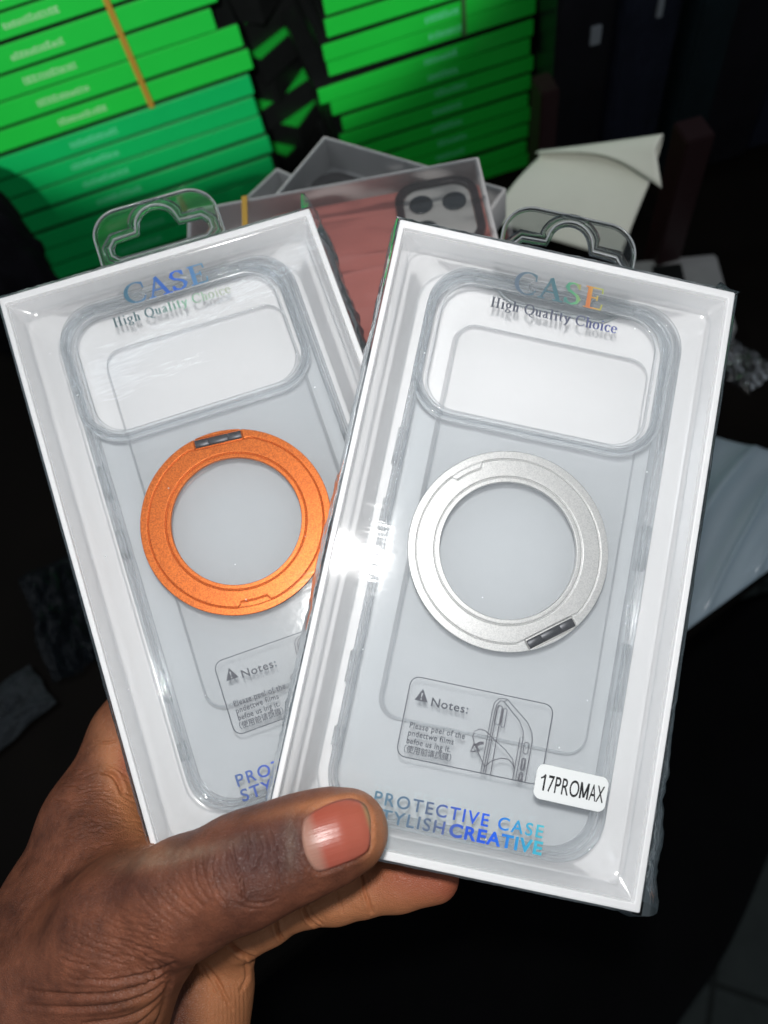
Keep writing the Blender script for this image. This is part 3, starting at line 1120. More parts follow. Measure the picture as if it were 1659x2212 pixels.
def blob(cx_, cy_, rx, ry, rot=0):
    c, s_ = math.cos(R(rot)), math.sin(R(rot))
    u = ((px - cx_) * c + (py - cy_) * s_) / rx
    v = (-(px - cx_) * s_ + (py - cy_) * c) / ry
    return np.exp(-(u * u + v * v))


palmw = np.clip(B1 * np.clip((px - 395) / 60, 0, 1) * np.clip((py - 1800) / 60, 0, 1), 0, 1)
palmw = np.maximum(palmw, np.clip(.95 * blob(275, 1700, 40, 130, -22) * 1.3, 0, .85))
palmw = np.maximum(palmw, .7 * F1 * np.clip(1.2 * (blob(818, 1790, 34, 90) + blob(700, 1735, 140, 14, -12)), 0, 1))
palmw = np.maximum(palmw, .35 * F1 * blob(330, 2190, 60, 60))
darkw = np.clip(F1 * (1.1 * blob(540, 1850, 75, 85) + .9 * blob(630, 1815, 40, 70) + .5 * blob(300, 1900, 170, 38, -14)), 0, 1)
redw = np.clip(B1 * (blob(900, 1895, 110, 60) + .8 * blob(990, 1915, 45, 45)) + .9 * blob(272, 1650, 16, 34), 0, 1)
dryw = np.clip(blob(340, 1852, 90, 22, -8) + .5 * blob(430, 1838, 120, 14, -14) + .55 * F1 * blob(628, 1820, 14, 60), 0, 1)
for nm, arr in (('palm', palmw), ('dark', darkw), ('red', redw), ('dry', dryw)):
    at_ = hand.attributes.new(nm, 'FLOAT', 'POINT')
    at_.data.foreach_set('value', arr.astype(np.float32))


def skin():
    m, t, out = nt('brown_skin')
    p = N(t, 'ShaderNodeBsdfPrincipled', Roughness=.47)
    p.inputs['Specular IOR Level'].default_value = .38
    p.inputs['Subsurface Weight'].default_value = .12
    p.inputs['Subsurface Radius'].default_value = (.0022, .0009, .0005)
    p.inputs['Subsurface Scale'].default_value = 1
    tc = N(t, 'ShaderNodeTexCoord')
    n1 = N(t, 'ShaderNodeTexNoise', Scale=90, Detail=6, Roughness=.65)
    n2 = N(t, 'ShaderNodeTexNoise', Scale=420, Detail=4)
    vo = N(t, 'ShaderNodeTexVoronoi', Scale=1150, _feature='DISTANCE_TO_EDGE')
    mp = N(t, 'ShaderNodeMapping', Scale=(1, 1.7, 1.2), Rotation=(0, 0, .4))
    t.links.new(tc.outputs['Object'], mp.inputs[0])
    for n in (n1, n2):
        t.links.new(tc.outputs['Object'], n.inputs['Vector'])
    t.links.new(mp.outputs[0], vo.inputs['Vector'])

    def mixc(fac, a, b_):
        mx = N(t, 'ShaderNodeMix', _data_type='RGBA')
        for sk, val in ((mx.inputs[0], fac), (mx.inputs[6], a), (mx.inputs[7], b_)):
            if isinstance(val, bpy.types.NodeSocket):
                t.links.new(val, sk)
            elif isinstance(val, tuple):
                sk.default_value = (*val, 1)
            else:
                sk.default_value = val
        return mx.outputs[2]

    def attr(nm):
        a = N(t, 'ShaderNodeAttribute', _attribute_name=nm)
        return a.outputs['Fac']

    def mul(a, b_):
        mm = N(t, 'ShaderNodeMath', _operation='MULTIPLY')
        mm.use_clamp = True
        for sk, val in ((mm.inputs[0], a), (mm.inputs[1], b_)):
            if isinstance(val, bpy.types.NodeSocket):
                t.links.new(val, sk)
            else:
                sk.default_value = val
        return mm.outputs[0]

    cr = N(t, 'ShaderNodeValToRGB')
    cr.color_ramp.elements[0].position = .3
    cr.color_ramp.elements[0].color = (.085, .027, .014, 1)
    cr.color_ramp.elements[1].position = .72
    cr.color_ramp.elements[1].color = (.275, .094, .048, 1)
    t.links.new(n1.outputs[0], cr.inputs[0])
    c = cr.outputs[0]
    c = mixc(attr('palm'), c, (.52, .205, .088))
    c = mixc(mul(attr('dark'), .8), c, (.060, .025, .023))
    c = mixc(mul(attr('red'), .75), c, (.36, .085, .05))
    c = mixc(mul(mul(attr('dry'), n2.outputs[0]), .65), c, (.33, .25, .18))
    t.links.new(c, p.inputs['Base Color'])
    sub = N(t, 'ShaderNodeMath', _operation='MINIMUM')
    sub.inputs[1].default_value = .25
    t.links.new(vo.outputs['Distance'], sub.inputs[0])
    ad = N(t, 'ShaderNodeMath', _operation='MULTIPLY_ADD')
    ad.inputs[1].default_value = 1.2
    t.links.new(sub.outputs[0], ad.inputs[0])
    t.links.new(n2.outputs[0], ad.inputs[2])
    b = N(t, 'ShaderNodeBump', Strength=.6, Distance=.0005)
    t.links.new(ad.outputs[0], b.inputs['Height'])
    t.links.new(b.outputs[0], p.inputs['Normal'])
    t.links.new(p.outputs[0], out.inputs[0])
    return m


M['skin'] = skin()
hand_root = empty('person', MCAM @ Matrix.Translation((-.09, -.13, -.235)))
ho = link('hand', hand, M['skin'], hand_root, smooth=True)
ho.matrix_world = MCAM
tag(hand_root, 'dark brown left hand gripping both boxed cases, thumb across the front, fingers behind', 'person')


def nail_mat():
    m, t, out = nt('thumbnail_horn')
    p = N(t, 'ShaderNodeBsdfPrincipled', Roughness=.30)
    p.inputs['Subsurface Weight'].default_value = .1
    p.inputs['Subsurface Radius'].default_value = (.002, .0008, .0006)
    p.inputs['Subsurface Scale'].default_value = 1
    a = N(t, 'ShaderNodeAttribute', _attribute_name='along')
    b_ = N(t, 'ShaderNodeAttribute', _attribute_name='across')
    cr = N(t, 'ShaderNodeValToRGB')
    el = cr.color_ramp.elements
    el.new(.5)
    el.new(.5)
    for e, (ps, c) in zip(el, ((.0, (.36, .19, .14)), (.15, (.36, .17, .125)), (.27, (.36, .085, .055)), (.93, (.40, .105, .066)))):
        e.position = ps
        e.color = (*c, 1)
    e = el.new(.985)
    e.color = (.35, .21, .10, 1)
    t.links.new(a.outputs['Fac'], cr.inputs[0])
    t.links.new(cr.outputs[0], p.inputs['Base Color'])
    cb = N(t, 'ShaderNodeCombineXYZ')
    t.links.new(b_.outputs['Fac'], cb.inputs[0])
    sc_ = N(t, 'ShaderNodeMath', _operation='MULTIPLY')
    sc_.inputs[1].default_value = .04
    t.links.new(a.outputs['Fac'], sc_.inputs[0])
    t.links.new(sc_.outputs[0], cb.inputs[1])
    nz = N(t, 'ShaderNodeTexNoise', Scale=16, Detail=3)
    t.links.new(cb.outputs[0], nz.inputs['Vector'])
    bu = N(t, 'ShaderNodeBump', Strength=.22, Distance=.0006)
    t.links.new(nz.outputs[0], bu.inputs['Height'])
    t.links.new(bu.outputs[0], p.inputs['Normal'])
    t.links.new(p.outputs[0], out.inputs[0])
    return m


def build_nail():
    ctr = np.array([728, 1800.])
    rows, al, ac = [], [], []
    d1 = np.array([.957, -.29])
    d2 = np.array([.29, .957])
    nring = 12
    for i in range(nring + 2):
        s_ = min(i / nring, 1.0)
        row = []
        for q in nl:
            p = ctr + (q - ctr) * max(s_, .001)
            dv = Vector(((p[0] - CX) / FPX, -(p[1] - CY) / FPX, -1))
            hit, nrm, _, _ = bvh_hand.ray_cast(Vector((0, 0, 0)), dv.normalized())
            if hit is None:
                hit, nrm = dv * .19, Vector((0, 0, 1))
            u = ((p - ctr) @ d1) / 75
            off = .10 + .30 * (1 - s_ ** 4) + .12 * max(0, u)
            if i == nring + 1:
                off = -.5
            pt = hit + nrm * (off * MM)
            row.append(pt)
            al.append(.5 + .5 * u)
            ac.append(((p - ctr) @ d2) / 75)
        rows.append(row)
    me = grid_mesh('nail', rows, closed=True)
    for nm, arr in (('along', al), ('across', ac)):
        a_ = me.attributes.new(nm, 'FLOAT', 'POINT')
        a_.data.foreach_set('value', np.array(arr, np.float32))
    return me


nailo = link('thumbnail', build_nail(), nail_mat(), ho, smooth=True)
nailo.matrix_world = MCAM

# ------------------------------------------------------------------ table, floor, dark surroundings
TZ = -.060
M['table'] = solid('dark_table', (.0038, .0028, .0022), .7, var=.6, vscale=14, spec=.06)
M['floor'] = None


def tile_floor():
    m, t, out = nt('floor_tiles')
    tc = N(t, 'ShaderNodeTexCoord')
    mp = N(t, 'ShaderNodeMapping', Rotation=(0, 0, R(32)))
    t.links.new(tc.outputs['Object'], mp.inputs[0])
    bk = N(t, 'ShaderNodeTexBrick', Scale=3.2, _offset=0.0)
    bk.inputs['Color1'].default_value = (.062, .074, .070, 1)
    bk.inputs['Color2'].default_value = (.055, .066, .061, 1)
    bk.inputs['Mortar'].default_value = (.022, .026, .024, 1)
    bk.inputs['Mortar Size'].default_value = .012
    bk.inputs['Brick Width'].default_value = .9
    bk.inputs['Row Height'].default_value = .9
    t.links.new(mp.outputs[0], bk.inputs['Vector'])
    nz = N(t, 'ShaderNodeTexNoise', Scale=30, Detail=5)
    t.links.new(tc.outputs['Object'], nz.inputs['Vector'])
    mx = N(t, 'ShaderNodeMix', _data_type='RGBA', _blend_type='MULTIPLY')
    mx.inputs[0].default_value = .5
    t.links.new(bk.outputs[0], mx.inputs[6])
    t.links.new(nz.outputs[0], mx.inputs[7])
    p = N(t, 'ShaderNodeBsdfPrincipled', Roughness=.7)
    p.inputs['Specular IOR Level'].default_value = .2
    t.links.new(mx.outputs[2], p.inputs['Base Color'])
    t.links.new(p.outputs[0], out.inputs[0])
    return m


FZ = -.80
fl = link('floor', pydata('floor', [(-3, -2.5, FZ), (3, -2.5, FZ), (3, 3, FZ), (-3, 3, FZ)], [(0, 1, 2, 3)]), tile_floor())
tag(fl, kind='structure')
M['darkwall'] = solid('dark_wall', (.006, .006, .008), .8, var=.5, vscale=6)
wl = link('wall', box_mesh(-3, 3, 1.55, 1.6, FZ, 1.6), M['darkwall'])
tag(wl, kind='structure')

# table: near edge seen at the right
e0, e1 = at(1480, 1375, TZ), at(1680, 1215, TZ)
dirv = (e1 - e0).normalized()
a0 = e0 - dirv * .62
a1 = e1 + dirv * .12
tpoly = [(a0.x * 1000, a0.y * 1000), (a1.x * 1000, a1.y * 1000), (900, a1.y * 1000), (900, 1350), (-900, 1350), (-900, a0.y * 1000)]
tb = empty('table', Matrix.Translation((0, .7, TZ)))
tm = plate([tpoly], -30, 0, 2)
tm.transform(Matrix.Translation((0, -.7, 0)))
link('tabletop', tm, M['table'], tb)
for (x, y) in ((-.8, 1.25), (.8, 1.25), (-.8, .3), (.8, .5)):
    lg = box_mesh(x - .025, x + .025, y - .7 - .025, y - .7 + .025, FZ - TZ, -.03)
    link('table_leg', lg, M['table'], tb)
tag(tb, 'dark brown table that carries the stacked boxes, its near edge at the right', 'table')

# dark round seat below the hands
SZ = -.36
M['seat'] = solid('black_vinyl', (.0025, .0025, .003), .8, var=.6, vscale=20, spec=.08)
edge = [at(x, y, SZ) for x, y in ((1395, 2330), (1475, 2207), (1545, 2107), (1600, 2007), (1655, 1877), (1715, 1720), (1770, 1540), (1800, 1400))]
ang_e = catmull([(p.x, p.y) for p in edge], 6)
bench_loop = [(-.62, -.42)] + [(float(q[0]), float(q[1])) for q in ang_e] + [(float(ang_e[-1][0]) + .01, max(.2, float(ang_e[-1][1]) + .02)), (-.62, max(.2, float(ang_e[-1][1]) + .02))]
if bench_loop[1][1] < -.42:
    bench_loop[0] = (-.62, bench_loop[1][1])
st = empty('bench', Matrix.Translation((-.2, -.1, FZ)))
sm = plate([[((a + .2) * 1000, (b_ + .1) * 1000) for a, b_ in bench_loop]], -70, 0, 10, res=4)
sm.transform(Matrix.Translation((0, 0, SZ - FZ)))
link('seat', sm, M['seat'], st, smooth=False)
for x, y in ((-.35, -.2), (-.35, .2), (.25, -.15), (.25, .2)):
    link('bench_leg', box_mesh(x - .02, x + .02, y - .02, y + .02, 0, SZ - FZ - .07), M['seat'], st)
tag(st, 'black padded bench below the hand, its curved edge against grey floor tiles', 'bench')

# ------------------------------------------------------------------ green box stacks
M['green'] = solid('green_card', (.008, .42, .040), .42, var=.06, vscale=25, coat=.3, bump=.35, bscale=45)
M['green_deep'] = solid('deep_green_card', (.003, .36, .085), .35, var=.10, vscale=25, coat=.5, bump=.5, bscale=40)
M['green_right'] = solid('right_green_card', (.006, .38, .030), .42, var=.08, vscale=25, coat=.25)
M['boxblack'] = solid('black_card', (.006, .007, .007), .35, var=.3, spec=.5)
M['boxink'] = solid('pale_print', (.30, .52, .30), .5)
M['boxink_blue'] = solid('pale_blue_print', (.10, .50, .28), .45)
M['band'] = solid('ochre_rubber', (.30, .17, .015), .6)
M['band_dark'] = solid('dark_rubber', (.02, .09, .02), .6)
M['band_pale'] = solid('yellow_rubber', (.55, .33, .06), .6)


def plane_hit(px_, py_, P0, nrm):
    d_ = ray(px_, py_)
    return EYE + d_ * ((P0 - EYE).dot(nrm) / d_.dot(nrm))


BOXMESH = {}


def green_box(P, yaw, wd, t_, dp, mat, ink, label, group, textpos=None, seed=0, ink_w=.034):
    """P: lower right front corner; the green end faces the camera, black sides run back"""
    mw = Matrix.Translation(P) @ Matrix.Rotation(yaw, 4, 'Z')
    root = empty('phone_box', mw)
    g = .0013 + .0011 * abs(math.sin(seed * 1.7))
    key = (round(wd, 3), round(t_, 4), mat.name, round(g, 4))
    if key not in BOXMESH:
        BOXMESH[key] = (box_mesh(-wd, 0, .0022, dp, .0003, t_ - g, .0004), box_mesh(-wd + .0004, -.0004, 0, .002, .0003, t_ - g, .0005))
    b_, e = BOXMESH[key]
    ob = bpy.data.objects.new('body', b_)
    if not b_.materials:
        b_.materials.append(M['boxblack'])
        e.materials.append(mat)
    COL.objects.link(ob)
    ob.parent = root
    oe = bpy.data.objects.new('end_panel', e)
    COL.objects.link(oe)
    oe.parent = root
    if textpos is not None:
        rg = random.Random(seed)
        ms = []
        x = -textpos - ink_w / 2
        while x < -textpos + ink_w / 2:
            ww = rg.uniform(.0012, .0026)
            hh = rg.uniform(.0026, .0042)
            zb = t_ * .34
            ms.append(box_mesh(x, x + ww * .45, -.00025, -.0001, zb, zb + hh))
            ms.append(box_mesh(x + ww * .45, x + ww, -.00025, -.0001, zb, zb + .0008))
            ms.append(box_mesh(x + ww * .45, x + ww, -.00025, -.0001, zb + hh - .0009, zb + hh - .0001))
            x += ww + .0008
        link('end_lettering', merge(ms), ink, oe)
    tag(root, label, 'phone box', group)
    return root


ORD = ['lowest', 'second', 'third', 'fourth', 'fifth', 'sixth', 'seventh', 'eighth', 'ninth', 'tenth', 'eleventh', 'twelfth', 'thirteenth', 'fourteenth', 'fifteenth', 'sixteenth', 'seventeenth', 'eighteenth']
YL = .0797
PL = Vector((-.0079, .52703, .00474))
nL = Vector((math.sin(YL), -math.cos(YL), 0))
uL = Vector((math.cos(YL), math.sin(YL), 0))
wl_ = (PL - plane_hit(35, 560, PL, nL)).dot(uL)
TL_ = .016
jag = {-4: 0, -3: .001, -2: .002, -1: .0, 0: .0015, 1: -.001, 2: .001, 3: 0, 4: .005, 5: .0045, 6: -.012, 7: -.004, 8: -.002, 9: .003, 10: 0, 11: .004, 12: 0, 13: 0}
for k_ in range(-4, 14):
    j = jag[k_]
    Pk = PL + uL * (j + .0015 * math.sin(k_ * 2.3)) + Vector((0, 0, k_ * TL_)) - nL * (.0012 * math.sin(k_ * 1.7))
    upper = k_ >= 4
    i = k_ + 4
    if upper:
        lab = 'bright green box end, %s up in the banded upper bundle at left' % ORD[k_ - 4].replace('lowest', 'first')
    else:
        lab = 'deep green glossy box end, %s up in the lower bundle at left' % ORD[i].replace('lowest', 'first')
    ang = YL + R(.8 * math.sin(k_ * 3.1))
    tp = .118 + .004 * math.sin(k_ * 1.3) + j
    green_box(Pk, ang, wl_ + j, TL_, .16, M['green' if upper else 'green_deep'], M['boxink' if upper else 'boxink_blue'], lab, 'green ended boxes of the left stack', tp, k_ + 30)

YR = .05
sR = .84
PR = EYE + (Vector((.21763, .60585, -.06246)) - EYE) * sR
nR = Vector((math.sin(YR), -math.cos(YR), 0))
uR = Vector((math.cos(YR), math.sin(YR), 0))
TR_ = .016 * sR
PR = PR + uR * .008
wr_ = (PR - plane_hit(738, 322, PR, nR)).dot(uR)
jr = [0, .001, -.001, .001, 0, .001, -.002, .0045, 0, .001, .003, .002, .001]
kk = 0
base_k = int((PR.z - TZ) / TR_)
for k_ in range(-base_k, 9):
    Pk = PR + uR * (.002 * math.sin(k_ * 2.1) + (.003 if k_ > 5 else 0)) + Vector((0, 0, k_ * TR_)) - nR * (.001 * math.sin(k_ * 1.9))
    wid = wr_ + (.009 if k_ == 3 else (-.002 if k_ in (1, 5) else 0)) - (.002 if k_ > 5 else 0)
    lab = 'green box end, %s up the stack beside the dark packages' % ORD[min(kk, 17)].replace('lowest', 'first')
    green_box(Pk, YR + R(.9 * math.sin(k_ * 2.7)), wid, TR_, .15, M['green_right'], M['boxink_blue'], lab, 'green ended boxes of the right stack', wid * .44, k_ + 70, .022)
    kk += 1

# black stack standing between the two, turned so that only dark sides and slips of green lid show
cm = deep(625, 330, .66)
M['lid'] = solid('green_lid', (.008, .33, .03), .45, var=.1)
nb = 12
tbk = .0215
zc = TZ
for i in range(nb):
    yaw = R(42 + 14 * math.sin(i * 2.4))
    mw = Matrix.Translation((cm.x + .006 * math.sin(i * 1.7), cm.y + .045 + .005 * math.sin(i * 2.9), zc + i * tbk)) @ Matrix.Rotation(yaw, 4, 'Z')
    rt = empty('dark_box', mw)
    link('body', box_mesh(-.042, .042, -.042, .042, .0004, tbk - .0022, .0006), M['boxblack'], rt)
    link('lid', box_mesh(-.0405, .0405, -.0405, .0405, tbk - .0021, tbk - .0002, .0003), M['lid'], rt)
    tag(rt, 'black box with green lid, %s up the twisted stack between the green stacks' % ORD[i].replace('lowest', 'first'), 'box', 'black boxes stacked between the green stacks')

# bands
bt = TL_ * 10
bz = PL.z + 4 * TL_
bx = -((plane_hit(322, 215, PL, nL) - PL).dot(uL))


def loop_band(name, P, yaw, xoff, z0, z1, dp, wd, mat, label):
    ms = [box_mesh(-xoff - wd / 2, -xoff + wd / 2, -.0032, -.0022, z0, z1), box_mesh(-xoff - wd / 2, -xoff + wd / 2, dp + .002, dp + .003, z0, z1),
          box_mesh(-xoff - wd / 2, -xoff + wd / 2, -.0032, dp + .003, z1, z1 + .001), box_mesh(-xoff - wd / 2, -xoff + wd / 2, -.0032, dp + .003, z0 - .001, z0)]
    o = link(name, merge(ms), mat)
    o.matrix_world = Matrix.Translation(P) @ Matrix.Rotation(yaw, 4, 'Z')
    tag(o, label, 'elastic band', 'elastic bands')


loop_band('elastic_band', PL, YL, bx, 4 * TL_ + .0002, 14 * TL_, .16, .0036, M['band'], 'ochre elastic band round the upper bundle of green boxes at left')
bx2 = -((plane_hit(1002, 100, PR, nR) - PR).dot(uR))
loop_band('elastic_band', PR, YR, bx2, 4 * TR_ + .004, 9 * TR_ + .001, .15, .0028, M['band_dark'], 'dark green elastic band round the top of the right green stack')

# ------------------------------------------------------------------ clear case boxes lying behind the hand
M['dullcard'] = solid('grey_card', (.66, .64, .63), .6, var=.03)
M['pink'] = solid('salmon_silicone', (.55, .185, .155), .55, var=.05)
M['darkring'] = solid('dark_lens_surround', (.022, .010, .014), .3)
M['lens'] = solid('black_lens', (.004, .012, .022), .12)
M['whiteplate'] = solid('pale_plate', (.50, .49, .47), .5)
M['boxfilm'] = film('box_film', (.98, .985, .985), .10, rough=.05, bump=.35, bscale=22, stretch=(1, .4, 1), gain=1.0, crack=.2)


rg_c = random.Random(5)


def lying_box(mw, wd, ln, t_, label, detail):
    """clear-lidded case box lying on its back; local x along the top edge, y towards its head, z up"""
    root = empty('clear_case_box', mw)
    X_, Y_, T_ = wd * 500, ln * 500, t_ * 1000
    tray = merge([plate([rr(0, 0, 2 * X_, 2 * Y_, 1, 3), rr(0, 0, 2 * X_ - 4, 2 * Y_ - 4, .6, 3)], 0, T_, .4),
                  plate([rr(0, 0, 2 * X_ - 4.2, 2 * Y_ - 4.2, .6, 3)], .02, 1.2)])
    link('tray', tray, M['dullcard'], root)
    cr_ = []
    fo = [rg_c.uniform(-.9, .9) for _ in range(9)]
    for i in range(181):
        v = -1 + 2 * i / 180
        row = []
        for j in range(41):
            u = -1 + 2 * j / 40
            z = .35
            for q_, f_ in enumerate(fo):
                z += .16 * math.exp(-((v - f_ - .03 * u * math.sin(q_ * 2.1)) / .010) ** 2) * (.5 + .5 * math.sin(q_ * 3.3 + u * 2))
            z += .5 * abs(noise.noise(Vector((u * 3, v * 7, q_ * 1.0 + wd * 50))))
            row.append((u * (X_ - 1.2) * MM, v * (Y_ - 1.2) * MM, (T_ + z) * MM))
        cr_.append(row)
    cover = link('clear_cover', grid_mesh('cover', cr_), M['boxfilm'], root, smooth=True)
    tag(root, label, 'case box', 'clear case boxes on the pile')
    return root


zt = .155
TLp, TRp = at(405, 453, zt), at(1034, 338, zt)
exv = (TRp - TLp).normalized()
wd = (TRp - TLp).length
eyv = Vector((-exv.y, exv.x, 0))
ln = .19
ctr = (TLp + TRp) / 2 - eyv * (ln / 2)
tk = .0165
mwp = Matrix.Translation((ctr.x, ctr.y, zt - tk)) @ Matrix.Rotation(math.atan2(exv.y, exv.x), 4, 'Z')
lying_box(mwp, wd, ln, tk, 'clear case box with the salmon pink case, topmost of the pile behind the hand', True)
# pink case inside
inv_p = mwp.inverted()


def loc(px_, py_, z=zt - .004):
    q = inv_p @ at(px_, py_, z)
    return q.x * 1000, q.y * 1000


c_tl = loc(690, 437)
c_tr = loc(1010, 395)
mp_ = Matrix.Translation((0, 0, .0015))
pc = empty('pink_phone_case', mwp @ mp_)
cx0, cx1 = loc(560, 460)[0], loc(1052, 430)[0]
cy1 = loc(780, 424)[1]
pcx, pw = (cx0 + cx1) / 2, cx1 - cx0
pl_h = 160
body = plate([rr(pcx, cy1 - pl_h / 2, pw, pl_h, 11, 8)], 0, 10.5, 1.5, res=3)
link('case_body', body, M['pink'], pc, smooth=False)
b0, b1 = loc(858, 425), loc(1040, 400)
bcx, bcy = loc(950, 468)
bw, bh = 36.0, 42.0
bcx = cx1 - bw / 2 - 3
bcy = cy1 - bh / 2 + .8
sur = link('camera_surround', plate([rr(bcx, bcy, bw, bh, 11, 10), rr(bcx, bcy, bw - 7, bh - 7, 8, 10)], 10.5, 13, .6), M['darkring'], pc)
link('camera_plate', plate([rr(bcx, bcy, bw - 7.2, bh - 7.2, 8, 10)], 10.4, 11.2, .2), M['whiteplate'], pc)
for (dx, dy) in ((-7.0, 7.4), (7.2, 6.2), (-6.8, -8)):
    link('lens', plate([[(bcx + dx + 5.2 * math.cos(a * .2094), bcy + dy + 5.2 * math.sin(a * .2094)) for a in range(30)]], 11.2, 12.4, .4), M['lens'], pc)
tag(pc, 'salmon pink phone case with dark camera surround, in the top clear box', 'phone case')
# yellowish band round the pink box
pbx, _ = loc(535, 455)
ob = link('elastic_band', merge([box_mesh(pbx - 1.2, pbx + 1.2, -ln * 500 - .6, ln * 500 + .6, tk * 1000 + .5, tk * 1000 + 1.3, 0, MM), box_mesh(pbx - 1.2, pbx + 1.2, ln * 500 + .3, ln * 500 + .9, -.6, tk * 1000 + 1, 0, MM), box_mesh(pbx - 1.2, pbx + 1.2, -ln * 500 - .9, ln * 500 + .6, -1.0, -.4, 0, MM)]), M['band_pale'])
ob.matrix_world = mwp
tag(ob, 'yellow elastic band round the box with the pink case', 'elastic band', 'elastic bands')

# box below it, turned, its corner showing behind
z2 = zt - tk - .0015
cA = at(700, 293, z2)
cB = at(835, 332, z2)
ex2 = (cB - cA).normalized()
ey2 = Vector((-ex2.y, ex2.x, 0))
w2 = .1
ct2 = cA + ex2 * (w2 / 2) - ey2 * (ln / 2)
mw2 = Matrix.Translation((ct2.x, ct2.y, z2 - tk)) @ Matrix.Rotation(math.atan2(ex2.y, ex2.x), 4, 'Z')
lying_box(mw2, w2, ln, tk, 'clear case box turned aslant under the pink case box, dark camera ring at its corner', False)
inv2 = mw2.inverted()
pc2 = empty('clear_phone_case', mw2 @ Matrix.Translation((0, 0, .0015)))
body2 = plate([rr(0, -2, 80, 164, 12, 8), rr(0, -2, 76, 160, 11, 8)], 0, 10.5, 1)
M['smoke'] = clear_solid('smoky_bumper', (.5, .52, .55), .5, .1)
link('case_body', body2, M['smoke'], pc2)
kx, ky = -20, 58
link('camera_surround', plate([rr(kx, ky, 38, 40, 11, 10), rr(kx, ky, 28, 30, 8, 10)], 10.5, 13, .6), M['darkring'], pc2)
link('camera_plate', plate([rr(kx, ky, 27.8, 29.8, 8, 10)], 10.4, 11.2, .2), M['whiteplate'], pc2)
link('lens', plate([[(kx - 4 + 5.5 * math.cos(a * .2094), ky + 4 + 5.5 * math.sin(a * .2094)) for a in range(30)]], 11.2, 12.4, .4), M['lens'], pc2)
tag(pc2, 'phone case with a dark camera ring, in the aslant clear box under the pink one', 'phone case')
# third box, only a corner showing
z3 = z2 - tk - .0015
cC = at(598, 362, z3)
a3 = math.atan2(ex2.y, ex2.x) - R(7)
c3 = cC + Vector((math.cos(a3), math.sin(a3), 0)) * .05 - Vector((-math.sin(a3), math.cos(a3), 0)) * .085
mw3 = Matrix.Translation((c3.x, c3.y, z3 - tk)) @ Matrix.Rotation(a3, 4, 'Z')
lying_box(mw3, .1, .17, tk, 'clear case box with only its pale corner showing, lowest in the pile', False)
# carton that carries the pile
M['carton'] = solid('dark_carton', (.05, .038, .028), .7, var=.2)
crt = link('carton', box_mesh(-.075, .075, -.09, .085, 0, z3 - tk - TZ - .002, .002), M['carton'])
crt.matrix_world = Matrix.Translation((ctr.x + .012, ctr.y + .0, TZ)) @ Matrix.Rotation(R(-6), 4, 'Z')
tag(crt, 'dark carton standing under the pile of clear case boxes', 'carton')

# ------------------------------------------------------------------ curled paper flap
M['paper'] = solid('offwhite_card', (.74, .74, .64), .65, var=.10, vscale=25, bump=.4, bscale=120)
A, B, C_, D = at(1055, 478, .02), at(1160, 346, .045), at(1402, 398, .055), at(1338, 560, .02)
rows = []
for i in range(33):
    u = i / 32
    near = A.lerp(D, u)
    far = B.lerp(C_, u)
    dv = (far - near)
    L = dv.length
    dv.normalize()
    row = []
    for j in range(20):
        row.append(near + dv * L * j / 19 + Vector((0, 0, .004 * math.sin(j / 19 * 3.1) * (1 - u * .5))))
    r_ = .003 + .010 * u
    arcn = R(150 + 40 * u)
    for j in range(1, 17):
        a = arcn * j / 16
        row.append(far + dv * r_ * math.sin(a) + Vector((0, 0, r_ * (1 - math.cos(a)))))
    tng = (dv * math.cos(arcn) + Vector((0, 0, math.sin(arcn)))).normalized()
    for j in range(1, 6):
        row.append(row[-1] + (tng + (D - A).normalized() * .6 * u ** 4) * (.0006 + .003 * u ** 4))
    rows.append(row)
pm_ = grid_mesh('paper', rows)
pf = link('paper_flap', pm_, M['paper'], smooth=True)
sd = pf.modifiers.new('thick', 'SOLIDIFY')
sd.thickness = .0007
tag(pf, 'off-white sheet of card with a curled far edge, behind the hanger of the stickered box', 'card')

# small grey box with dark window on the table, right
M['greycard'] = solid('grey_white_card', (.30, .30, .30), .5, var=.12, vscale=80)
za = -.044
g0, g1, g2 = at(1372, 562, za), at(1548, 545, za), at(1556, 640, za)
ex3 = (g1 - g0).normalized()
mwg = Matrix.Translation(g0 - ex3 * .03) @ Matrix.Rotation(math.atan2(ex3.y, ex3.x), 4, 'Z')
gb = empty('small_box', mwg)
wg = (g1 - g0).length + .03
link('body', box_mesh(0, wg, -.07, 0, TZ - za, 0, .002), M['greycard'], gb)
link('window', box_mesh(.04, wg - .026, -.06, -.008, .0002, .0012, .0004), M['boxblack'], gb)
tag(gb, 'small grey box with a dark window, behind the top corner of the stickered box', 'box')

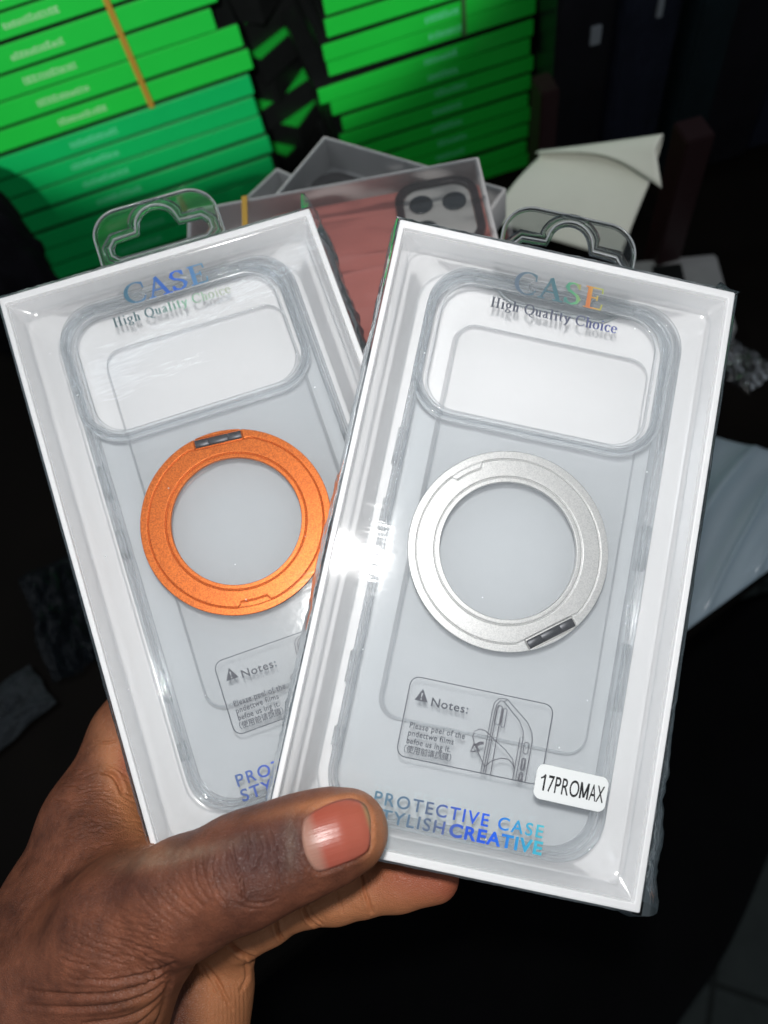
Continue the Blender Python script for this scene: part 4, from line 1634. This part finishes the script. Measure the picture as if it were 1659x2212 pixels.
# ------------------------------------------------------------------ clear bag on the table at the right
M['bag'] = film('milky_bag', (.80, .87, .92), .75, (.72, .84, .92), rough=.06, bump=.9, bscale=10, stretch=(1, 1, 1), gain=2.0, bdist=.006)
zb = TZ + .012
quad = [at(1440, 915, zb), at(1760, 985, zb), at(1740, 1150, zb), at(1490, 1395, zb)]
quad = [at(1395, 905, zb), at(1800, 1010, zb), at(1800, 1130, zb), at(1430, 1400, zb)]
rows = []
nb_ = 110
for side in (1, -1):
    rr_ = []
    for i in range(nb_ + 1):
        u = i / nb_
        row = []
        for j in range(nb_ + 1):
            v = j / nb_
            p = quad[0].lerp(quad[1], u).lerp(quad[3].lerp(quad[2], u), v)
            e = (16 * u * (1 - u) * v * (1 - v)) ** .5
            zz = side * .009 * e + .004 * noise.noise(p * 28 + Vector((0, 0, side))) * e
            zz += side * .0025 * math.sin((u * 1.4 + v) * 16) * e
            for f0, wv in ((1.02, .02), (1.13, .025), (.55, .03), (.8, .018)):
                zz += .006 * math.exp(-((u * .95 + v * .55 - f0 + .03 * math.sin(u * 9)) / wv) ** 2) * e
            row.append(p + Vector((0, 0, zz)))
        rr_.append(row)
    rows.append(grid_mesh('s', rr_))
bg = link('plastic_bag', merge(rows), M['bag'], smooth=True)
tag(bg, 'crumpled milky clear plastic bag on the table beside the stickered box', 'bag')

# small clear scraps by the top right corner of the stickered box
M['scrap'] = film('scrap_film', (.9, .92, .95), .04, (.25, .3, .35), rough=.12, bump=.3, bscale=90, gain=.7)


def crumple(name, c, sx, sy, yaw, amp, mat, seed, k_=1.0):
    """crumpled sheet of film lying on the table, folds modelled"""
    rows = []
    n_ = 70
    for i in range(n_ + 1):
        row = []
        for j in range(n_ + 1):
            u, v = -1 + 2 * i / n_, -1 + 2 * j / n_
            ed = max(0, 1 - max(abs(u), abs(v)) ** 4)
            q = Vector((u * 1.6 * k_ + seed, v * 1.6 * k_, seed * .7))
            z = amp * (.35 + abs(noise.noise(q)) * 1.2 + .6 * abs(noise.noise(q * 2.3)) + .25 * abs(noise.noise(q * 5.1))) * (.25 + .75 * ed)
            wob = 1 + .22 * noise.noise(Vector((math.atan2(v, u) * 1.2, seed, 0)))
            x, y = u * sx * wob, v * sy * wob
            row.append((x * math.cos(yaw) - y * math.sin(yaw), x * math.sin(yaw) + y * math.cos(yaw), z))
        rows.append(row)
    o = link(name, grid_mesh(name, rows), mat, smooth=True)
    o.location = c
    return o


def lump(name, c, r, mat, seed, flat=.5):
    bm = bmesh.new()
    bmesh.ops.create_icosphere(bm, subdivisions=5, radius=1)
    for v in bm.verts:
        q = v.co.copy()
        k_ = 1 + .35 * noise.noise(q * 1.6 + Vector((seed, 0, 0))) + .22 * abs(noise.noise(q * 4.3 + Vector((0, seed, 0))))
        v.co = Vector((q.x * r[0] * k_, q.y * r[1] * k_, q.z * r[2] * k_))
    me = bpy.data.meshes.new(name)
    bm.to_mesh(me)
    bm.free()
    o = link(name, me, mat, smooth=True)
    o.location = c
    return o


o = crumple('plastic_scrap', at(1596, 790, TZ + .002), .014, .020, .4, .007, M['scrap'], 4, .9)
tag(o, 'small crumpled clear plastic scrap on the table above the milky bag', 'plastic scrap')
# dim things at the left, below the table line
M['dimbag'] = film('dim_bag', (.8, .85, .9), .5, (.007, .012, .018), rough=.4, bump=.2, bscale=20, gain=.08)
lb = at(130, 1330, TZ + .014)
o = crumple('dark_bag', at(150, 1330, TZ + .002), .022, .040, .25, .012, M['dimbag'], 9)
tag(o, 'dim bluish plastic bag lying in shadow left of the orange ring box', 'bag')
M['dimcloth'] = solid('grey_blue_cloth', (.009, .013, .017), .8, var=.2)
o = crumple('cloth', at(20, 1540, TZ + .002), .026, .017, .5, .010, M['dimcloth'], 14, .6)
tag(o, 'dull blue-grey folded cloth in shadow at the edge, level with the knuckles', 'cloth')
M['sleeve'] = solid('black_cloth', (.004, .004, .006), .9, spec=.1)
o = lump('black_pouch', deep(-20, 590, .50), (.035, .03, .075), M['sleeve'], 21)
tag(o, 'black soft pouch leaning against the left end of the green stack', 'pouch')

# ------------------------------------------------------------------ dark goods standing at the back right
M['goods'] = [solid('dark_goods_a', (.006, .006, .008), .3, var=.5, spec=.4, bump=.3, bscale=60), solid('dark_goods_b', (.010, .012, .020), .25, var=.5, spec=.4, bump=.3, bscale=60), solid('dark_goods_c', (.004, .009, .011), .35, var=.5, spec=.4, bump=.3, bscale=60)]
M['redspine'] = solid('dark_red_spine', (.011, .0006, .0015), .5)
M['spec'] = solid('grey_glint', (.17, .19, .21), .25)
rg = random.Random(11)
xs = .193
gi = 0
names = ['a', 'b']
yb = .445
while xs < .50:
    wg_ = rg.uniform(.028, .06)
    hg = rg.uniform(.17, .26)
    yy = yb + rg.uniform(0, .03)
    rt = empty('upright_package', Matrix.Translation((xs, yy, TZ)) @ Matrix.Rotation(R(rg.uniform(-5, 5)), 4, 'Z'))
    link('body', box_mesh(0, wg_ - .003, 0, .09, .0005, hg, .002), M['goods'][gi % 3], rt)
    lab = 'black upright package in the dark row at the back'
    red = gi in (1, 6)
    for _ in range(rg.choice((0, 1, 2))):
        hx_ = rg.uniform(.2, .6) * wg_
        hz_ = rg.uniform(.5, .95) * hg
        link('glint_fleck', box_mesh(hx_, hx_ + rg.uniform(.003, .008), -.003, -.0004, hz_ - .012, hz_, .0004), M['spec'], rt)
    tag(rt, lab, 'package', 'black packages in the dark row at the back')
    xs += wg_
    gi += 1
for (pa, pb, wpx, lab) in (((1187, 205), (1183, 392), 40, 'dark red spine standing beside the right green stack'), ((1500, 312), (1475, 520), 62, 'dark red spine standing in the dark row, clear of the green stack')):
    y_ = yb - .024 if wpx == 40 else .36
    d0 = ray(pa[0] - wpx / 2, pa[1])
    P0 = EYE + d0 * ((y_ - EYE.y) / d0.y)
    d1 = ray(pb[0] - wpx / 2, pb[1])
    P1 = EYE + d1 * ((y_ - EYE.y) / d1.y)
    wdm = wpx * (P0 - EYE).length / FPX * .9
    o = link('red_box', box_mesh(0, wdm, 0, .02, TZ, P0.z, .001), M['redspine'])
    o.location = ((P0.x + P1.x) / 2, y_, 0)
    tag(o, lab, 'box', 'dark red spines at the back')
